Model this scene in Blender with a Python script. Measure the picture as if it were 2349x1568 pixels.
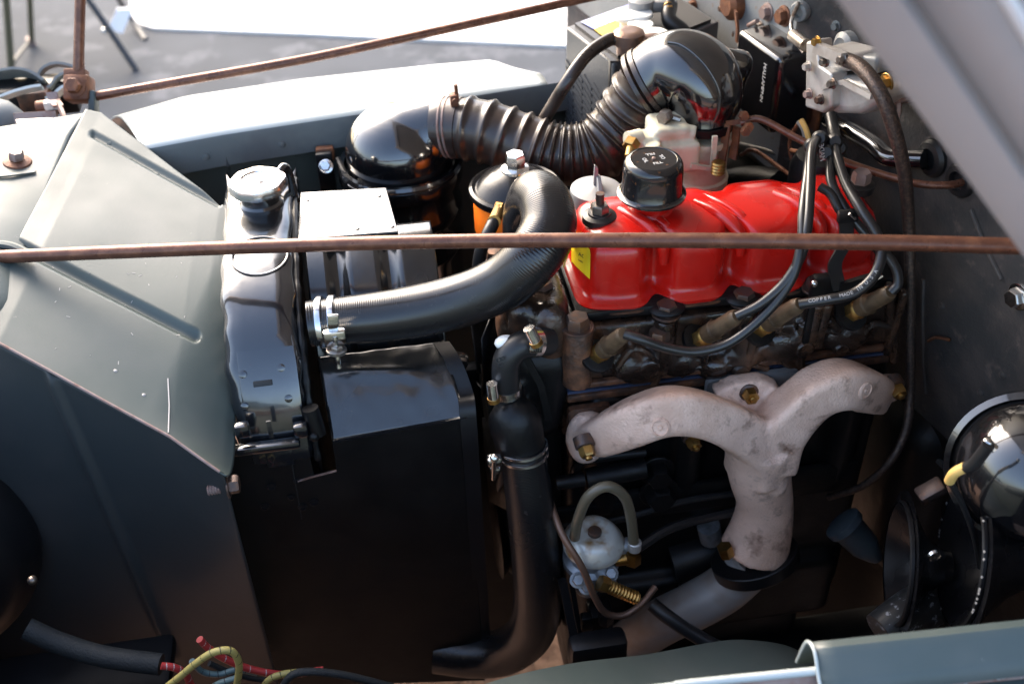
import bpy, bmesh, math, random
from mathutils import Vector, Matrix, noise as mnoise
random.seed(7)
for o in list(bpy.data.objects): bpy.data.objects.remove(o)
scene = bpy.context.scene
COL = scene.collection
V = Vector

# ------------------------------------------------------------------ camera
CW, CH = 2349.0, 1568.0                      # the photograph's working grid
FPX = 3000 * CW / 2816
PITCH, YAW, ROLL = math.radians(38.7), math.radians(7.9), math.radians(1.87)
CAM = V((0, 0, 1.72))
FW = V((math.cos(PITCH) * math.sin(YAW), math.cos(PITCH) * math.cos(YAW), -math.sin(PITCH)))
_r = V((math.cos(YAW), -math.sin(YAW), 0)); _u = _r.cross(FW)
RT = math.cos(ROLL) * _r - math.sin(ROLL) * _u
UP = math.cos(ROLL) * _u + math.sin(ROLL) * _r
cd = bpy.data.cameras.new('camera'); cam = bpy.data.objects.new('camera', cd); COL.objects.link(cam)
cd.sensor_width = 22.2; cd.lens = 22.2 * FPX / CW; cd.clip_start = 0.02; cd.clip_end = 400
m = Matrix((RT, UP, -FW)).transposed().to_4x4(); m.translation = CAM
cam.matrix_world = m
cd.dof.use_dof = True; cd.dof.focus_distance = 1.17; cd.dof.aperture_fstop = 2.9
scene.camera = cam

# ------------------------------------------------------------------ light
SUN_EL, SUN_AZ = math.radians(36), math.radians(336)   # azimuth from +Y towards +X: beyond the far front corner of the car
world = bpy.data.worlds.new('World'); scene.world = world; world.use_nodes = True
nt = world.node_tree; bg = nt.nodes['Background']
sky = nt.nodes.new('ShaderNodeTexSky'); sky.sky_type = 'NISHITA'; sky.sun_disc = False
sky.sun_elevation = SUN_EL; sky.sun_rotation = SUN_AZ; sky.air_density = 1.0; sky.dust_density = 4.0; sky.ozone_density = 0.6
nt.links.new(sky.outputs[0], bg.inputs[0]); bg.inputs[1].default_value = 0.15
sl = bpy.data.lights.new('sun', 'SUN'); sl.energy = 0.9; sl.angle = math.radians(42); sl.color = (1.0, 0.88, 0.76)
so = bpy.data.objects.new('sun', sl); COL.objects.link(so)
sdir = V((math.sin(SUN_AZ) * math.cos(SUN_EL), math.cos(SUN_AZ) * math.cos(SUN_EL), math.sin(SUN_EL)))
so.rotation_euler = sdir.to_track_quat('Z', 'Y').to_euler()
vs = scene.view_settings; vs.view_transform = 'Standard'; vs.look = 'None'; vs.exposure = 2.28; vs.gamma = 1.0
vs.use_curve_mapping = False
scene.render.resolution_x = 1024; scene.render.resolution_y = 683

# ------------------------------------------------------------------ measuring helpers (photo grid point -> real place)
def ray(x, y): return FW + RT * ((x - CW / 2) / FPX) + UP * ((CH / 2 - y) / FPX)
def pd(x, y, D): return CAM + ray(x, y) * D
def py(x, y, Y): d = ray(x, y); return CAM + d * (Y / d.y)
def pz(x, y, Z): d = ray(x, y); return CAM + d * ((Z - CAM.z) / d.z)
def px(x, y, X): d = ray(x, y); return CAM + d * (X / d.x)
WN = V((-0.97561, -0.21951, 0)); WP = V((0.48, 1.65, 0)); WT = V((0.21951, -0.97561, 0))
def pf(x, y, off=0.0):
    d = ray(x, y); return CAM + d * (((WP + WN * off - CAM).dot(WN)) / d.dot(WN))

# ------------------------------------------------------------------ materials
def mat(name, col, rough=0.5, metal=0.0, spec=0.5, coat=0.0, col2=None, mix=(0.45, 0.65), scale=20.0, det=3.0,
        bump=0.0, bscale=200.0, rvar=0.0, speckw=0.06, coat_ior=1.5, coat_r=0.1, speck=None, wave=None, dust=None, stretch=None):
    """col2 = second colour of a noise; speck = (colour, scale, threshold); wave = (scale, strength) along u"""
    M = bpy.data.materials.new(name); M.use_nodes = True; t = M.node_tree; L = t.links.new
    b = t.nodes['Principled BSDF']
    b.inputs['Roughness'].default_value = rough; b.inputs['Metallic'].default_value = metal
    b.inputs['Specular IOR Level'].default_value = spec
    b.inputs['Coat Weight'].default_value = coat; b.inputs['Coat Roughness'].default_value = coat_r; b.inputs['Coat IOR'].default_value = coat_ior
    c = (*col, 1); b.inputs['Base Color'].default_value = c
    tc = t.nodes.new('ShaderNodeTexCoord'); vec = tc.outputs['Object']
    if stretch:
        mp = t.nodes.new('ShaderNodeMapping'); mp.inputs['Scale'].default_value = stretch
        L(vec, mp.inputs[0]); vec = mp.outputs[0]
    cur = None
    def noise(sc, d=3.0, r=0.6):
        n = t.nodes.new('ShaderNodeTexNoise'); n.inputs['Scale'].default_value = sc
        n.inputs['Detail'].default_value = d; n.inputs['Roughness'].default_value = r; L(vec, n.inputs['Vector']); return n
    def ramp(src, a, bb):
        r = t.nodes.new('ShaderNodeMapRange'); r.inputs[1].default_value = a; r.inputs[2].default_value = bb
        L(src, r.inputs[0]); return r.outputs[0]
    def mixc(fac, A, B):
        x = t.nodes.new('ShaderNodeMix'); x.data_type = 'RGBA'
        L(fac, x.inputs[0])
        if hasattr(A, 'links'): L(A, x.inputs[6])
        else: x.inputs[6].default_value = A
        x.inputs[7].default_value = B; return x.outputs[2]
    cur = c
    if col2:
        n = noise(scale, det); cur = mixc(ramp(n.outputs[0], *mix), cur, (*col2, 1))
    if speck:
        n = noise(speck[1], 4.0, 0.65); cur = mixc(ramp(n.outputs[0], speck[2], speck[2] + speckw), cur, (*speck[0], 1))
    if cur is not c: L(cur, b.inputs['Base Color'])
    if rvar:
        n = noise(scale * 0.7 + 5, 2.0); r = t.nodes.new('ShaderNodeMapRange')
        r.inputs[1].default_value = 0.3; r.inputs[2].default_value = 0.7
        r.inputs[3].default_value = max(0.03, rough - rvar); r.inputs[4].default_value = min(1, rough + rvar)
        L(n.outputs[0], r.inputs[0]); L(r.outputs[0], b.inputs['Roughness'])
    last = None
    if bump:
        n = noise(bscale, 2.0); k = t.nodes.new('ShaderNodeBump'); k.inputs['Strength'].default_value = bump
        k.inputs['Distance'].default_value = 0.002; L(n.outputs[0], k.inputs['Height']); last = k
    if wave:
        uv = t.nodes.new('ShaderNodeUVMap'); w = t.nodes.new('ShaderNodeTexWave'); w.wave_type = 'BANDS'; w.bands_direction = 'X'
        w.inputs['Scale'].default_value = wave[0]; w.inputs['Distortion'].default_value = 0.4; w.inputs['Detail Scale'].default_value = 30
        L(uv.outputs[0], w.inputs[0]); k = t.nodes.new('ShaderNodeBump'); k.inputs['Strength'].default_value = wave[1]
        k.inputs['Distance'].default_value = 0.001; L(w.outputs['Fac'], k.inputs['Height'])
        if last: L(last.outputs[0], k.inputs['Normal'])
        last = k
    if last: L(last.outputs[0], b.inputs['Normal'])
    return M

def rgb(r, g, b):                       # sRGB 0..255 -> linear
    f = lambda c: (c / 255 / 12.92) if c <= 10 else ((c / 255 + 0.055) / 1.055) ** 2.4
    return (f(r), f(g), f(b))

M = {}
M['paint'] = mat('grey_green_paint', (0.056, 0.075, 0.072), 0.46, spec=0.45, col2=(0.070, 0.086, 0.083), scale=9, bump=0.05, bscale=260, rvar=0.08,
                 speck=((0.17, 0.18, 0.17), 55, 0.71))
M['paint_dull'] = mat('grey_paint_matt', (0.13, 0.145, 0.145), 0.5, col2=(0.10, 0.11, 0.115), scale=12, bump=0.06, bscale=200, speck=((0.07, 0.05, 0.04), 60, 0.7))
M['fender_paint'] = mat('pale_glare_paint', (0.42, 0.46, 0.45), 0.3, spec=0.6, coat=0.4, col2=(0.38, 0.42, 0.41), scale=6)  # glare on the far fender is put into this pale colour
M['gloss'] = mat('gloss_black_enamel', (0.006, 0.006, 0.007), 0.18, spec=0.7, coat=1.0, coat_ior=1.6, coat_r=0.06, bump=0.05, bscale=80, rvar=0.08, speck=((0.035, 0.032, 0.030), 170, 0.66))
M['tank'] = mat('brushed_on_black_enamel', (0.007, 0.008, 0.010), 0.20, spec=0.7, coat=1.0, coat_ior=1.6, coat_r=0.08, bump=0.16, bscale=45, rvar=0.06, speck=((0.03, 0.03, 0.03), 140, 0.72))
M['shroud'] = mat('satin_black_shroud', (0.008, 0.0085, 0.009), 0.24, spec=0.6, bump=0.14, bscale=55, rvar=0.08, coat=0.8, coat_r=0.12, speck=((0.04, 0.04, 0.038), 150, 0.71))
M['satin'] = mat('satin_black', (0.0065, 0.0065, 0.0075), 0.42, spec=0.35, bump=0.05, bscale=200, rvar=0.08)
M['oily'] = mat('oily_black_iron', (0.0045, 0.0045, 0.005), 0.42, spec=0.3, bump=0.2, bscale=160, rvar=0.12)
M['hose'] = mat('ribbed_black_rubber', (0.011, 0.011, 0.012), 0.22, spec=0.6, wave=(150, 0.2), rvar=0.08, speck=((0.03, 0.028, 0.027), 120, 0.64))
M['rubber'] = mat('black_rubber', (0.012, 0.012, 0.013), 0.42, bump=0.05, bscale=300)
M['duct'] = mat('brown_black_rubber_duct', (0.026, 0.018, 0.015), 0.32, spec=0.6, col2=(0.05, 0.031, 0.023), scale=18, bump=0.08, bscale=150, rvar=0.08)
M['red'] = mat('gloss_red_enamel', (0.50, 0.009, 0.005), 0.26, spec=0.45, coat=0.3, coat_r=0.06, bump=0.03, bscale=70, rvar=0.09, col2=(0.40, 0.007, 0.005), scale=14, mix=(0.5, 0.75), speck=((0.16, 0.006, 0.005), 150, 0.68))
M['rod'] = mat('rust_brown_rod', (0.115, 0.047, 0.029), 0.32, metal=0.4, col2=(0.18, 0.078, 0.045), scale=60, bump=0.08, bscale=250, rvar=0.1, speck=((0.30, 0.22, 0.18), 130, 0.74))
M['rust'] = mat('rusted_iron', (0.13, 0.05, 0.025), 0.6, metal=0.2, col2=(0.24, 0.09, 0.035), scale=55, bump=0.35, bscale=220)
M['bracket'] = mat('weathered_brown_steel', (0.26, 0.19, 0.17), 0.5, metal=0.2, col2=(0.20, 0.10, 0.07), scale=45, bump=0.15, bscale=200)
M['iron'] = mat('dirty_brown_cast_iron', (0.016, 0.0095, 0.007), 0.30, spec=0.6, col2=(0.105, 0.048, 0.025), mix=(0.48, 0.74), scale=26, det=6, bump=0.5, bscale=110, rvar=0.16)
M['iron_rust'] = mat('rusty_cast_iron', (0.045, 0.022, 0.014), 0.5, col2=(0.16, 0.065, 0.03), mix=(0.4, 0.7), scale=60, bump=0.6, bscale=170)
M['mani'] = mat('weathered_cast_manifold', (0.80, 0.575, 0.46), 0.46, metal=0.15, col2=(0.54, 0.35, 0.26), mix=(0.42, 0.70), scale=12, det=7, bump=0.55, bscale=330, rvar=0.08, speckw=0.20,
                speck=((0.17, 0.09, 0.06), 30, 0.535))
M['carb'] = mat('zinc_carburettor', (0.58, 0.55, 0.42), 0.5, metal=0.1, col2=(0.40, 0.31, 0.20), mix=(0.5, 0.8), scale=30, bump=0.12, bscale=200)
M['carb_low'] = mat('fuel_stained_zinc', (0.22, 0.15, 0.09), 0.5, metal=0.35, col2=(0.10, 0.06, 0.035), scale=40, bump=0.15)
M['alu'] = mat('cast_aluminium', (0.55, 0.53, 0.50), 0.42, metal=0.5, col2=(0.42, 0.38, 0.34), scale=30, bump=0.12, bscale=240, speck=((0.2, 0.15, 0.12), 70, 0.71))
M['alu_cap'] = mat('grey_alloy_cap', (0.27, 0.28, 0.29), 0.5, metal=0.4, col2=(0.28, 0.28, 0.28), scale=40, bump=0.1)
M['pump'] = mat('dull_pump_alloy', (0.30, 0.33, 0.36), 0.42, metal=0.5, col2=(0.16, 0.17, 0.18), scale=40, bump=0.15)
M['pump_top'] = mat('stained_pump_cover', (0.56, 0.57, 0.53), 0.34, metal=0.3, col2=(0.28, 0.16, 0.05), mix=(0.53, 0.66), scale=26, bump=0.05)
M['chrome'] = mat('bright_zinc', (0.80, 0.79, 0.77), 0.20, metal=1.0, col2=(0.6, 0.58, 0.55), scale=60, rvar=0.06)
M['cap'] = mat('worn_chrome_cap', (0.86, 0.84, 0.81), 0.24, metal=1.0, rvar=0.08, scale=40)
M['brass'] = mat('brass', (0.46, 0.29, 0.10), 0.36, metal=1.0, col2=(0.36, 0.20, 0.06), scale=80, rvar=0.08)
M['boltdark'] = mat('brown_steel_bolt', (0.085, 0.06, 0.052), 0.40, metal=0.5, col2=(0.14, 0.07, 0.04), scale=80, bump=0.15)
M['nut'] = mat('grey_steel_nut', (0.30, 0.28, 0.26), 0.32, metal=0.9, col2=(0.18, 0.13, 0.1), scale=90)
M['pipe'] = mat('grey_exhaust_pipe', (0.36, 0.345, 0.33), 0.5, metal=0.3, col2=(0.24, 0.17, 0.11), mix=(0.5, 0.8), scale=14, bump=0.1)
M['boot'] = mat('olive_brown_boot', (0.095, 0.060, 0.032), 0.45, col2=(0.05, 0.03, 0.016), scale=60, bump=0.1)
M['wire'] = mat('black_ignition_lead', (0.014, 0.0135, 0.014), 0.33, spec=0.6, rvar=0.06)
M['sleeve'] = mat('woven_loom_sleeve', (0.018, 0.022, 0.024), 0.7, bump=0.5, bscale=400)
M['braid'] = mat('braided_cable', (0.06, 0.045, 0.04), 0.32, metal=0.6, bump=0.5, bscale=600, col2=(0.13, 0.09, 0.07), scale=260)
M['copper_line'] = mat('brown_steel_line', (0.20, 0.12, 0.085), 0.4, metal=0.6)
M['clearhose'] = mat('tan_fuel_hose', (0.12, 0.10, 0.065), 0.35, spec=0.6)
M['orange'] = mat('orange_decal', (0.95, 0.19, 0.012), 0.35, coat=0.3)
M['yellow'] = mat('yellow_decal', (0.85, 0.66, 0.015), 0.45)
M['ink'] = mat('black_ink', (0.012, 0.012, 0.012), 0.6)
M['white'] = mat('white_print', (0.5, 0.5, 0.5), 0.5)
M['goldtag'] = mat('gold_print', (0.20, 0.11, 0.03), 0.4)
M['capwhite'] = mat('pale_plastic_plug', (0.74, 0.75, 0.72), 0.45)
M['batt'] = mat('grey_battery_case', (0.065, 0.068, 0.072), 0.42, bump=0.15, bscale=200)
M['battdark'] = mat('black_battery_top', (0.02, 0.018, 0.018), 0.35)
M['bluelabel'] = mat('faded_blue_label', (0.62, 0.62, 0.75), 0.4, col2=(0.25, 0.28, 0.62), scale=26, mix=(0.45, 0.6))
M['yellabel'] = mat('ochre_label', (0.66, 0.43, 0.04), 0.45)
M['lead'] = mat('lead_clamp', (0.24, 0.16, 0.13), 0.4, metal=0.7, col2=(0.34, 0.2, 0.12), scale=50, bump=0.2)
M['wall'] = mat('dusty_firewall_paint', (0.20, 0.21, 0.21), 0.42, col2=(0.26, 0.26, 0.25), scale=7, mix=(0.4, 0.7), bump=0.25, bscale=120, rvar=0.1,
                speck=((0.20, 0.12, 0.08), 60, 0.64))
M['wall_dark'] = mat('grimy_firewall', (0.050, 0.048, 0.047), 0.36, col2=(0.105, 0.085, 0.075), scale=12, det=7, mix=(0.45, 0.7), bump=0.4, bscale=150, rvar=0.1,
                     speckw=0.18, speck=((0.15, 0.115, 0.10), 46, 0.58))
M['hoodpaint'] = mat('lit_hood_paint', (0.30, 0.268, 0.245), 0.42, spec=0.5, col2=(0.26, 0.235, 0.22), scale=8)  # car paint lightened to carry the light reflected onto the hood
M['hood_glint'] = mat('hood_crease_glint', (0.6, 0.6, 0.58), 0.28, spec=0.6, coat=0.4)  # pale colour standing for the bright reflection along the hood crease
M['shaded_paint'] = mat('shaded_side_paint', (0.022, 0.027, 0.029), 0.5, spec=0.4, col2=(0.034, 0.036, 0.037), scale=6, bump=0.08, bscale=200)  # car paint darkened to hold the shade on the baffle side
M['shroud_side'] = mat('shaded_black_side', (0.0045, 0.0047, 0.005), 0.45, spec=0.28, bump=0.08, bscale=90, rvar=0.1)  # shroud black deepened for the shade on its near face
M['gasket'] = mat('blue_sheen_gasket', (0.08, 0.11, 0.20), 0.35, metal=0.5)  # blue sheen along the head joint, put into the colour
M['wred'] = mat('red_cloth_wire', (0.42, 0.035, 0.035), 0.5, bump=0.2, bscale=500)
M['wyel'] = mat('yellow_cloth_wire', (0.36, 0.31, 0.10), 0.5, bump=0.2, bscale=500)
M['wblue'] = mat('blue_grey_wire', (0.10, 0.17, 0.18), 0.5)
M['wpale'] = mat('pale_yellow_wire', (0.70, 0.45, 0.14), 0.45)
M['olive'] = mat('olive_chair_tube', (0.11, 0.10, 0.06), 0.4, metal=0.3)
M['darktube'] = mat('dark_chair_tube', (0.035, 0.032, 0.032), 0.4)
M['canvas'] = mat('white_canvas', (0.80, 0.79, 0.78), 0.8)
M['concrete'] = mat('white_concrete', (0.78, 0.75, 0.71), 0.9, col2=(0.7, 0.67, 0.63), scale=2, bump=0.2, bscale=30)
M['asphalt'] = mat('weathered_asphalt', (0.036, 0.042, 0.050), 0.9, col2=(0.052, 0.059, 0.069), scale=1.2, bump=0.5, bscale=90, speckw=0.1, speck=((0.085, 0.09, 0.10), 5, 0.52))
M['gravel'] = mat('red_brown_grit', (0.15, 0.08, 0.052), 0.9, col2=(0.32, 0.19, 0.13), mix=(0.42, 0.6), scale=28, bump=1.0, bscale=45, speck=((0.06, 0.035, 0.03), 40, 0.58))
M['clampband'] = mat('clamp_wire', (0.75, 0.75, 0.76), 0.22, metal=1.0)
M['hornblack'] = mat('horn_black', (0.005, 0.005, 0.006), 0.28, spec=0.4, bump=0.05, bscale=120, rvar=0.1)
M['chip'] = mat('bare_chipped_paint', (0.34, 0.33, 0.32), 0.5)

# ------------------------------------------------------------------ mesh builder
def frame(ax):
    ax = ax.normalized(); a = V((0, 0, 1)) if abs(ax.z) < 0.9 else V((1, 0, 0))
    x = a.cross(ax).normalized(); return x, ax.cross(x), ax
def catmull(P, n):
    out = []
    Q = [2 * P[0] - P[1]] + list(P) + [2 * P[-1] - P[-2]]
    for i in range(1, len(Q) - 2):
        a, b, c, d = Q[i - 1], Q[i], Q[i + 1], Q[i + 2]
        for k in range(n):
            t = k / n
            out.append(0.5 * ((2 * b) + (c - a) * t + (2 * a - 5 * b + 4 * c - d) * t * t + (3 * b - a - 3 * c + d) * t ** 3))
    out.append(P[-1].copy() if isinstance(P[-1], Vector) else P[-1]); return out
class MB:
    def __init__(s): s.v = []; s.f = []; s.uv = {}
    def add(s, vs, fs, uvs=None):
        b = len(s.v); s.v += [V(v) for v in vs]
        for i, f in enumerate(fs):
            if uvs: s.uv[len(s.f)] = uvs[i]
            s.f.append([b + k for k in f])
        return s
    def ring_loft(s, rings, caps=(True, True), us=None, close=True):
        n = len(rings[0]); vs = [p for r in rings for p in r]; fs = []; uv = []
        for i in range(len(rings) - 1):
            for k in range(n if close else n - 1):
                k2 = (k + 1) % n
                fs.append([i * n + k, i * n + k2, (i + 1) * n + k2, (i + 1) * n + k])
                if us: uv.append([(us[i], k / n), (us[i], (k + 1) / n), (us[i + 1], (k + 1) / n), (us[i + 1], k / n)])
        if caps[0]: fs.append(list(range(n))[::-1]); uv.append([(0, 0)] * n)
        if caps[1]: fs.append([(len(rings) - 1) * n + k for k in range(n)]); uv.append([(0, 0)] * n)
        return s.add(vs, fs, uv if us else None)
    def tube(s, P, rad, seg=12, n=6, rfun=None, caps=(True, True), smooth=True, sq=None):
        P = [V(p) for p in P]; R = [rad] * len(P) if not isinstance(rad, (list, tuple)) else list(rad)
        if smooth and len(P) > 2: C_ = catmull(P, n); RR = catmull([V((r, 0, 0)) for r in R], n); RR = [r.x for r in RR]
        elif smooth:
            C_ = [P[0].lerp(P[1], k / n) for k in range(n + 1)]; RR = [R[0] + (R[1] - R[0]) * k / n for k in range(n + 1)]
        else: C_, RR = P, R
        T = []
        for i in range(len(C_)):
            a = C_[max(0, i - 1)]; b = C_[min(len(C_) - 1, i + 1)]; T.append((b - a).normalized())
        x, y, _ = frame(T[0]); rings = []; us = []; L = 0
        for i, c in enumerate(C_):
            if i:
                L += (c - C_[i - 1]).length
                q = T[i - 1].rotation_difference(T[i]); x = q @ x; x = (x - T[i] * x.dot(T[i])).normalized()
            y = T[i].cross(x); r = RR[i] * (rfun(L) if rfun else 1); us.append(L)
            q_ = (lambda a: 1.0) if not sq else (lambda a: (abs(math.cos(a)) ** sq + abs(math.sin(a)) ** sq) ** (-1 / sq))
            rings.append([c + x * (r * q_(a) * math.cos(a)) + y * (r * q_(a) * math.sin(a)) for a in [2 * math.pi * k / seg for k in range(seg)]])
        s.path = C_
        return s.ring_loft(rings, caps, us)
    def lathe(s, prof, o, ax=(0, 0, 1), seg=32, caps=(True, True)):
        o = V(o); x, y, z = frame(V(ax)); rings = []
        for r, h in prof:
            r = max(r, 1e-5)
            rings.append([o + z * h + x * (r * math.cos(a)) + y * (r * math.sin(a)) for a in [2 * math.pi * k / seg for k in range(seg)]])
        return s.ring_loft(rings, caps)
    def hex(s, o, ax, r, h, ch=0.25):
        return s.lathe([(r, 0), (r, h * (1 - ch)), (r * 0.86, h), ], o, ax, 6)
    def box(s, c, size, R=None, bev=0.0, segs=2):
        bm = bmesh.new(); bmesh.ops.create_cube(bm, size=1)
        for v in bm.verts: v.co = V((v.co.x * size[0], v.co.y * size[1], v.co.z * size[2]))
        if bev: bmesh.ops.bevel(bm, geom=bm.edges[:], offset=bev, segments=segs, profile=0.5, affect='EDGES')
        R = R or Matrix.Identity(3); bm.verts.index_update()
        s.add([V(c) + R @ v.co for v in bm.verts], [[v.index for v in f.verts] for f in bm.faces]); bm.free(); return s
    def prism(s, poly, ext):
        n = len(poly); ext = V(ext); vs = [V(p) for p in poly] + [V(p) + ext for p in poly]
        fs = [list(range(n))[::-1], list(range(n, 2 * n))] + [[k, (k + 1) % n, n + (k + 1) % n, n + k] for k in range(n)]
        return s.add(vs, fs)
    def grid(s, rows):
        n = len(rows[0]); vs = [p for r in rows for p in r]
        return s.add(vs, [[i * n + k, i * n + k + 1, (i + 1) * n + k + 1, (i + 1) * n + k] for i in range(len(rows) - 1) for k in range(n - 1)])
    def ball(s, c, r, sc=(1, 1, 1), seg=16):
        c = V(c); rings = []
        for i in range(1, seg // 2):
            t = math.pi * i / (seg // 2)
            rings.append([c + V((r * sc[0] * math.sin(t) * math.cos(a), r * sc[1] * math.sin(t) * math.sin(a), r * sc[2] * math.cos(t))) for a in [2 * math.pi * k / seg for k in range(seg)]])
        return s.ring_loft(rings[::-1])
    def strap(s, P, w, t, side):
        """flat strip through points P, width w along side, thickness t"""
        P = [V(p) for p in P]; side = V(side).normalized(); rings = []
        for i, c in enumerate(P):
            T = (P[min(i + 1, len(P) - 1)] - P[max(0, i - 1)]).normalized(); nn = T.cross(side).normalized()
            rings.append([c + side * w / 2 + nn * t / 2, c - side * w / 2 + nn * t / 2, c - side * w / 2 - nn * t / 2, c + side * w / 2 - nn * t / 2])
        return s.ring_loft(rings)

ROOT = {}
def setp(o, label=None, cat=None, group=None, kind=None):
    if label: o['label'] = label
    if cat: o['category'] = cat
    if group: o['group'] = group
    if kind: o['kind'] = kind
    return o
def thing(name, label, cat, loc, group=None):
    o = bpy.data.objects.new(name, None); COL.objects.link(o); o.location = V(loc); o.empty_display_size = 0.02
    ROOT[o.name] = V(loc); return setp(o, label, cat, group)
def mk(name, mb, m, parent=None, sharp=38, label=None, flat=False, base=None):
    me = bpy.data.meshes.new(name)
    if parent is not None: off = ROOT[parent.name]
    else:
        if base is not None: off = V(base)
        else:
            lo = V((min(v.x for v in mb.v), min(v.y for v in mb.v), min(v.z for v in mb.v))); hi = V((max(v.x for v in mb.v), max(v.y for v in mb.v), 0))
            off = V(((lo.x + hi.x) / 2, (lo.y + hi.y) / 2, lo.z))
    me.from_pydata([v - off for v in mb.v], [], mb.f)
    if mb.uv:
        ul = me.uv_layers.new(name='UVMap')
        for p in me.polygons:
            if p.index in mb.uv:
                for k, li in enumerate(p.loop_indices): ul.data[li].uv = mb.uv[p.index][k]
    bm = bmesh.new(); bm.from_mesh(me); bmesh.ops.recalc_face_normals(bm, faces=bm.faces); bm.to_mesh(me); bm.free()
    if not flat:
        me.polygons.foreach_set('use_smooth', [True] * len(me.polygons)); me.set_sharp_from_angle(angle=math.radians(sharp))
    me.materials.append(M[m] if isinstance(m, str) else m)
    o = bpy.data.objects.new(name, me); COL.objects.link(o)
    if parent is not None: o.parent = parent
    else: o.location = off
    ROOT[o.name] = off
    if label: o['label'] = label
    return o
def one(name, mb, m, label, cat, group=None, sharp=38, base=None):
    return setp(mk(name, mb, m, None, sharp, base=base), label, cat, group)
def struct(name, mb, m, sharp=38):
    return setp(mk(name, mb, m, None, sharp), kind='structure')
def solid(o, t, off=-1.0):
    k = o.modifiers.new('solid', 'SOLIDIFY'); k.thickness = t; k.offset = off; return o
def bevel(o, w, seg=2):
    k = o.modifiers.new('bevel', 'BEVEL'); k.width = w; k.segments = seg; k.limit_method = 'ANGLE'; k.angle_limit = math.radians(40); return o
def remesh(o, vox, sm=6):
    k = o.modifiers.new('r', 'REMESH'); k.mode = 'VOXEL'; k.voxel_size = vox; k.use_smooth_shade = True
    if sm: s = o.modifiers.new('s', 'SMOOTH'); s.factor = 0.5; s.iterations = sm
    return o
def bolt(parent, p, ax, r, h, m='boltdark', name='bolt', washer=1.35, sock=False):
    p = V(p); ax = V(ax).normalized(); b = MB()
    if washer: b.lathe([(r * washer, 0), (r * washer, h * 0.18), (r * washer * .95, h * .22)], p, ax, 20)
    b.hex(p + ax * h * 0.2, ax, r, h)
    return mk(name, b, m, parent, 30)
def text_mesh(txt, size, o, ax_x, ax_y, depth=0.0003):
    cu = bpy.data.curves.new('t', 'FONT'); cu.body = txt; cu.size = size; cu.align_x = 'CENTER'; cu.align_y = 'CENTER'; cu.extrude = depth
    cu.resolution_u = 3
    ob = bpy.data.objects.new('t', cu); COL.objects.link(ob); bpy.context.view_layer.update()
    me = ob.to_mesh(); ax_x = V(ax_x).normalized(); ax_y = V(ax_y); ax_y = (ax_y - ax_x * ax_y.dot(ax_x)).normalized(); z = ax_x.cross(ax_y)
    b = MB(); b.add([V(o) + ax_x * v.co.x + ax_y * v.co.y + z * v.co.z for v in me.vertices], [list(p.vertices) for p in me.polygons])
    ob.to_mesh_clear(); bpy.data.objects.remove(ob); bpy.data.curves.remove(cu); return b
NEAR = V((0, -1, 0)); ZUP = V((0, 0, 1)); XR = V((1, 0, 0))
from mathutils.bvhtree import BVHTree
def bvh(mb): return BVHTree.FromPolygons([v for v in mb.v], mb.f)
def on(tree, x, y, lift=0.0, D=1.2):
    d = ray(x, y).normalized(); h = tree.ray_cast(CAM, d)
    if h[0] is None: return pd(x, y, D), -FW
    n = h[1] if h[1].dot(d) < 0 else -h[1]
    return h[0] + n * lift, n
def scr(P):
    v = V(P) - CAM; t = v.dot(FW); return CW / 2 + FPX * v.dot(RT) / t, CH / 2 - FPX * v.dot(UP) / t
def segdist(p, a, b):
    p, a, b = V((*p, 0)), V((*a, 0)), V((*b, 0)); t = max(0, min(1, (p - a).dot(b - a) / (b - a).length_squared))
    return (p - a - (b - a) * t).length, t
def lerp_poly(P, t):
    L = [0]
    for a, b in zip(P, P[1:]): L.append(L[-1] + (b - a).length)
    s = t * L[-1]
    for i in range(len(P) - 1):
        if s <= L[i + 1] or i == len(P) - 2:
            return P[i].lerp(P[i + 1], (s - L[i]) / (L[i + 1] - L[i]))

# ================================================================== SETTING
b = MB(); b.add([(-60, -60, 0), (60, -60, 0), (60, 60, 0), (-60, 60, 0)], [[0, 1, 2, 3]]); struct('ground', b, 'asphalt')
rows = []
for i in range(61):
    rows.append([V((-4.2 + 9.2 * k / 80, -10.0 + 12.4 * (i / 60) ** .6, 0.006 + 0.012 * mnoise.noise(V((k * .9, i * .9, 0))) + 0.006)) for k in range(81)])
b = MB(); b.grid(rows); struct('gravel_bed', b, 'gravel', 60)
pv = [(296, -40), (298, 16), (306, 40), (322, 55), (350, 63), (700, 76), (1000, 90), (1300, 103), (1900, 128)]
pts = [pz(x, y, 0.012) for x, y in pv] + [pz(2600, -420, 0.012), pz(330, -420, 0.012)]
b = MB(); b.prism(pts, (0, 0, -0.02)); struct('pavement', b, 'concrete')

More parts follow.
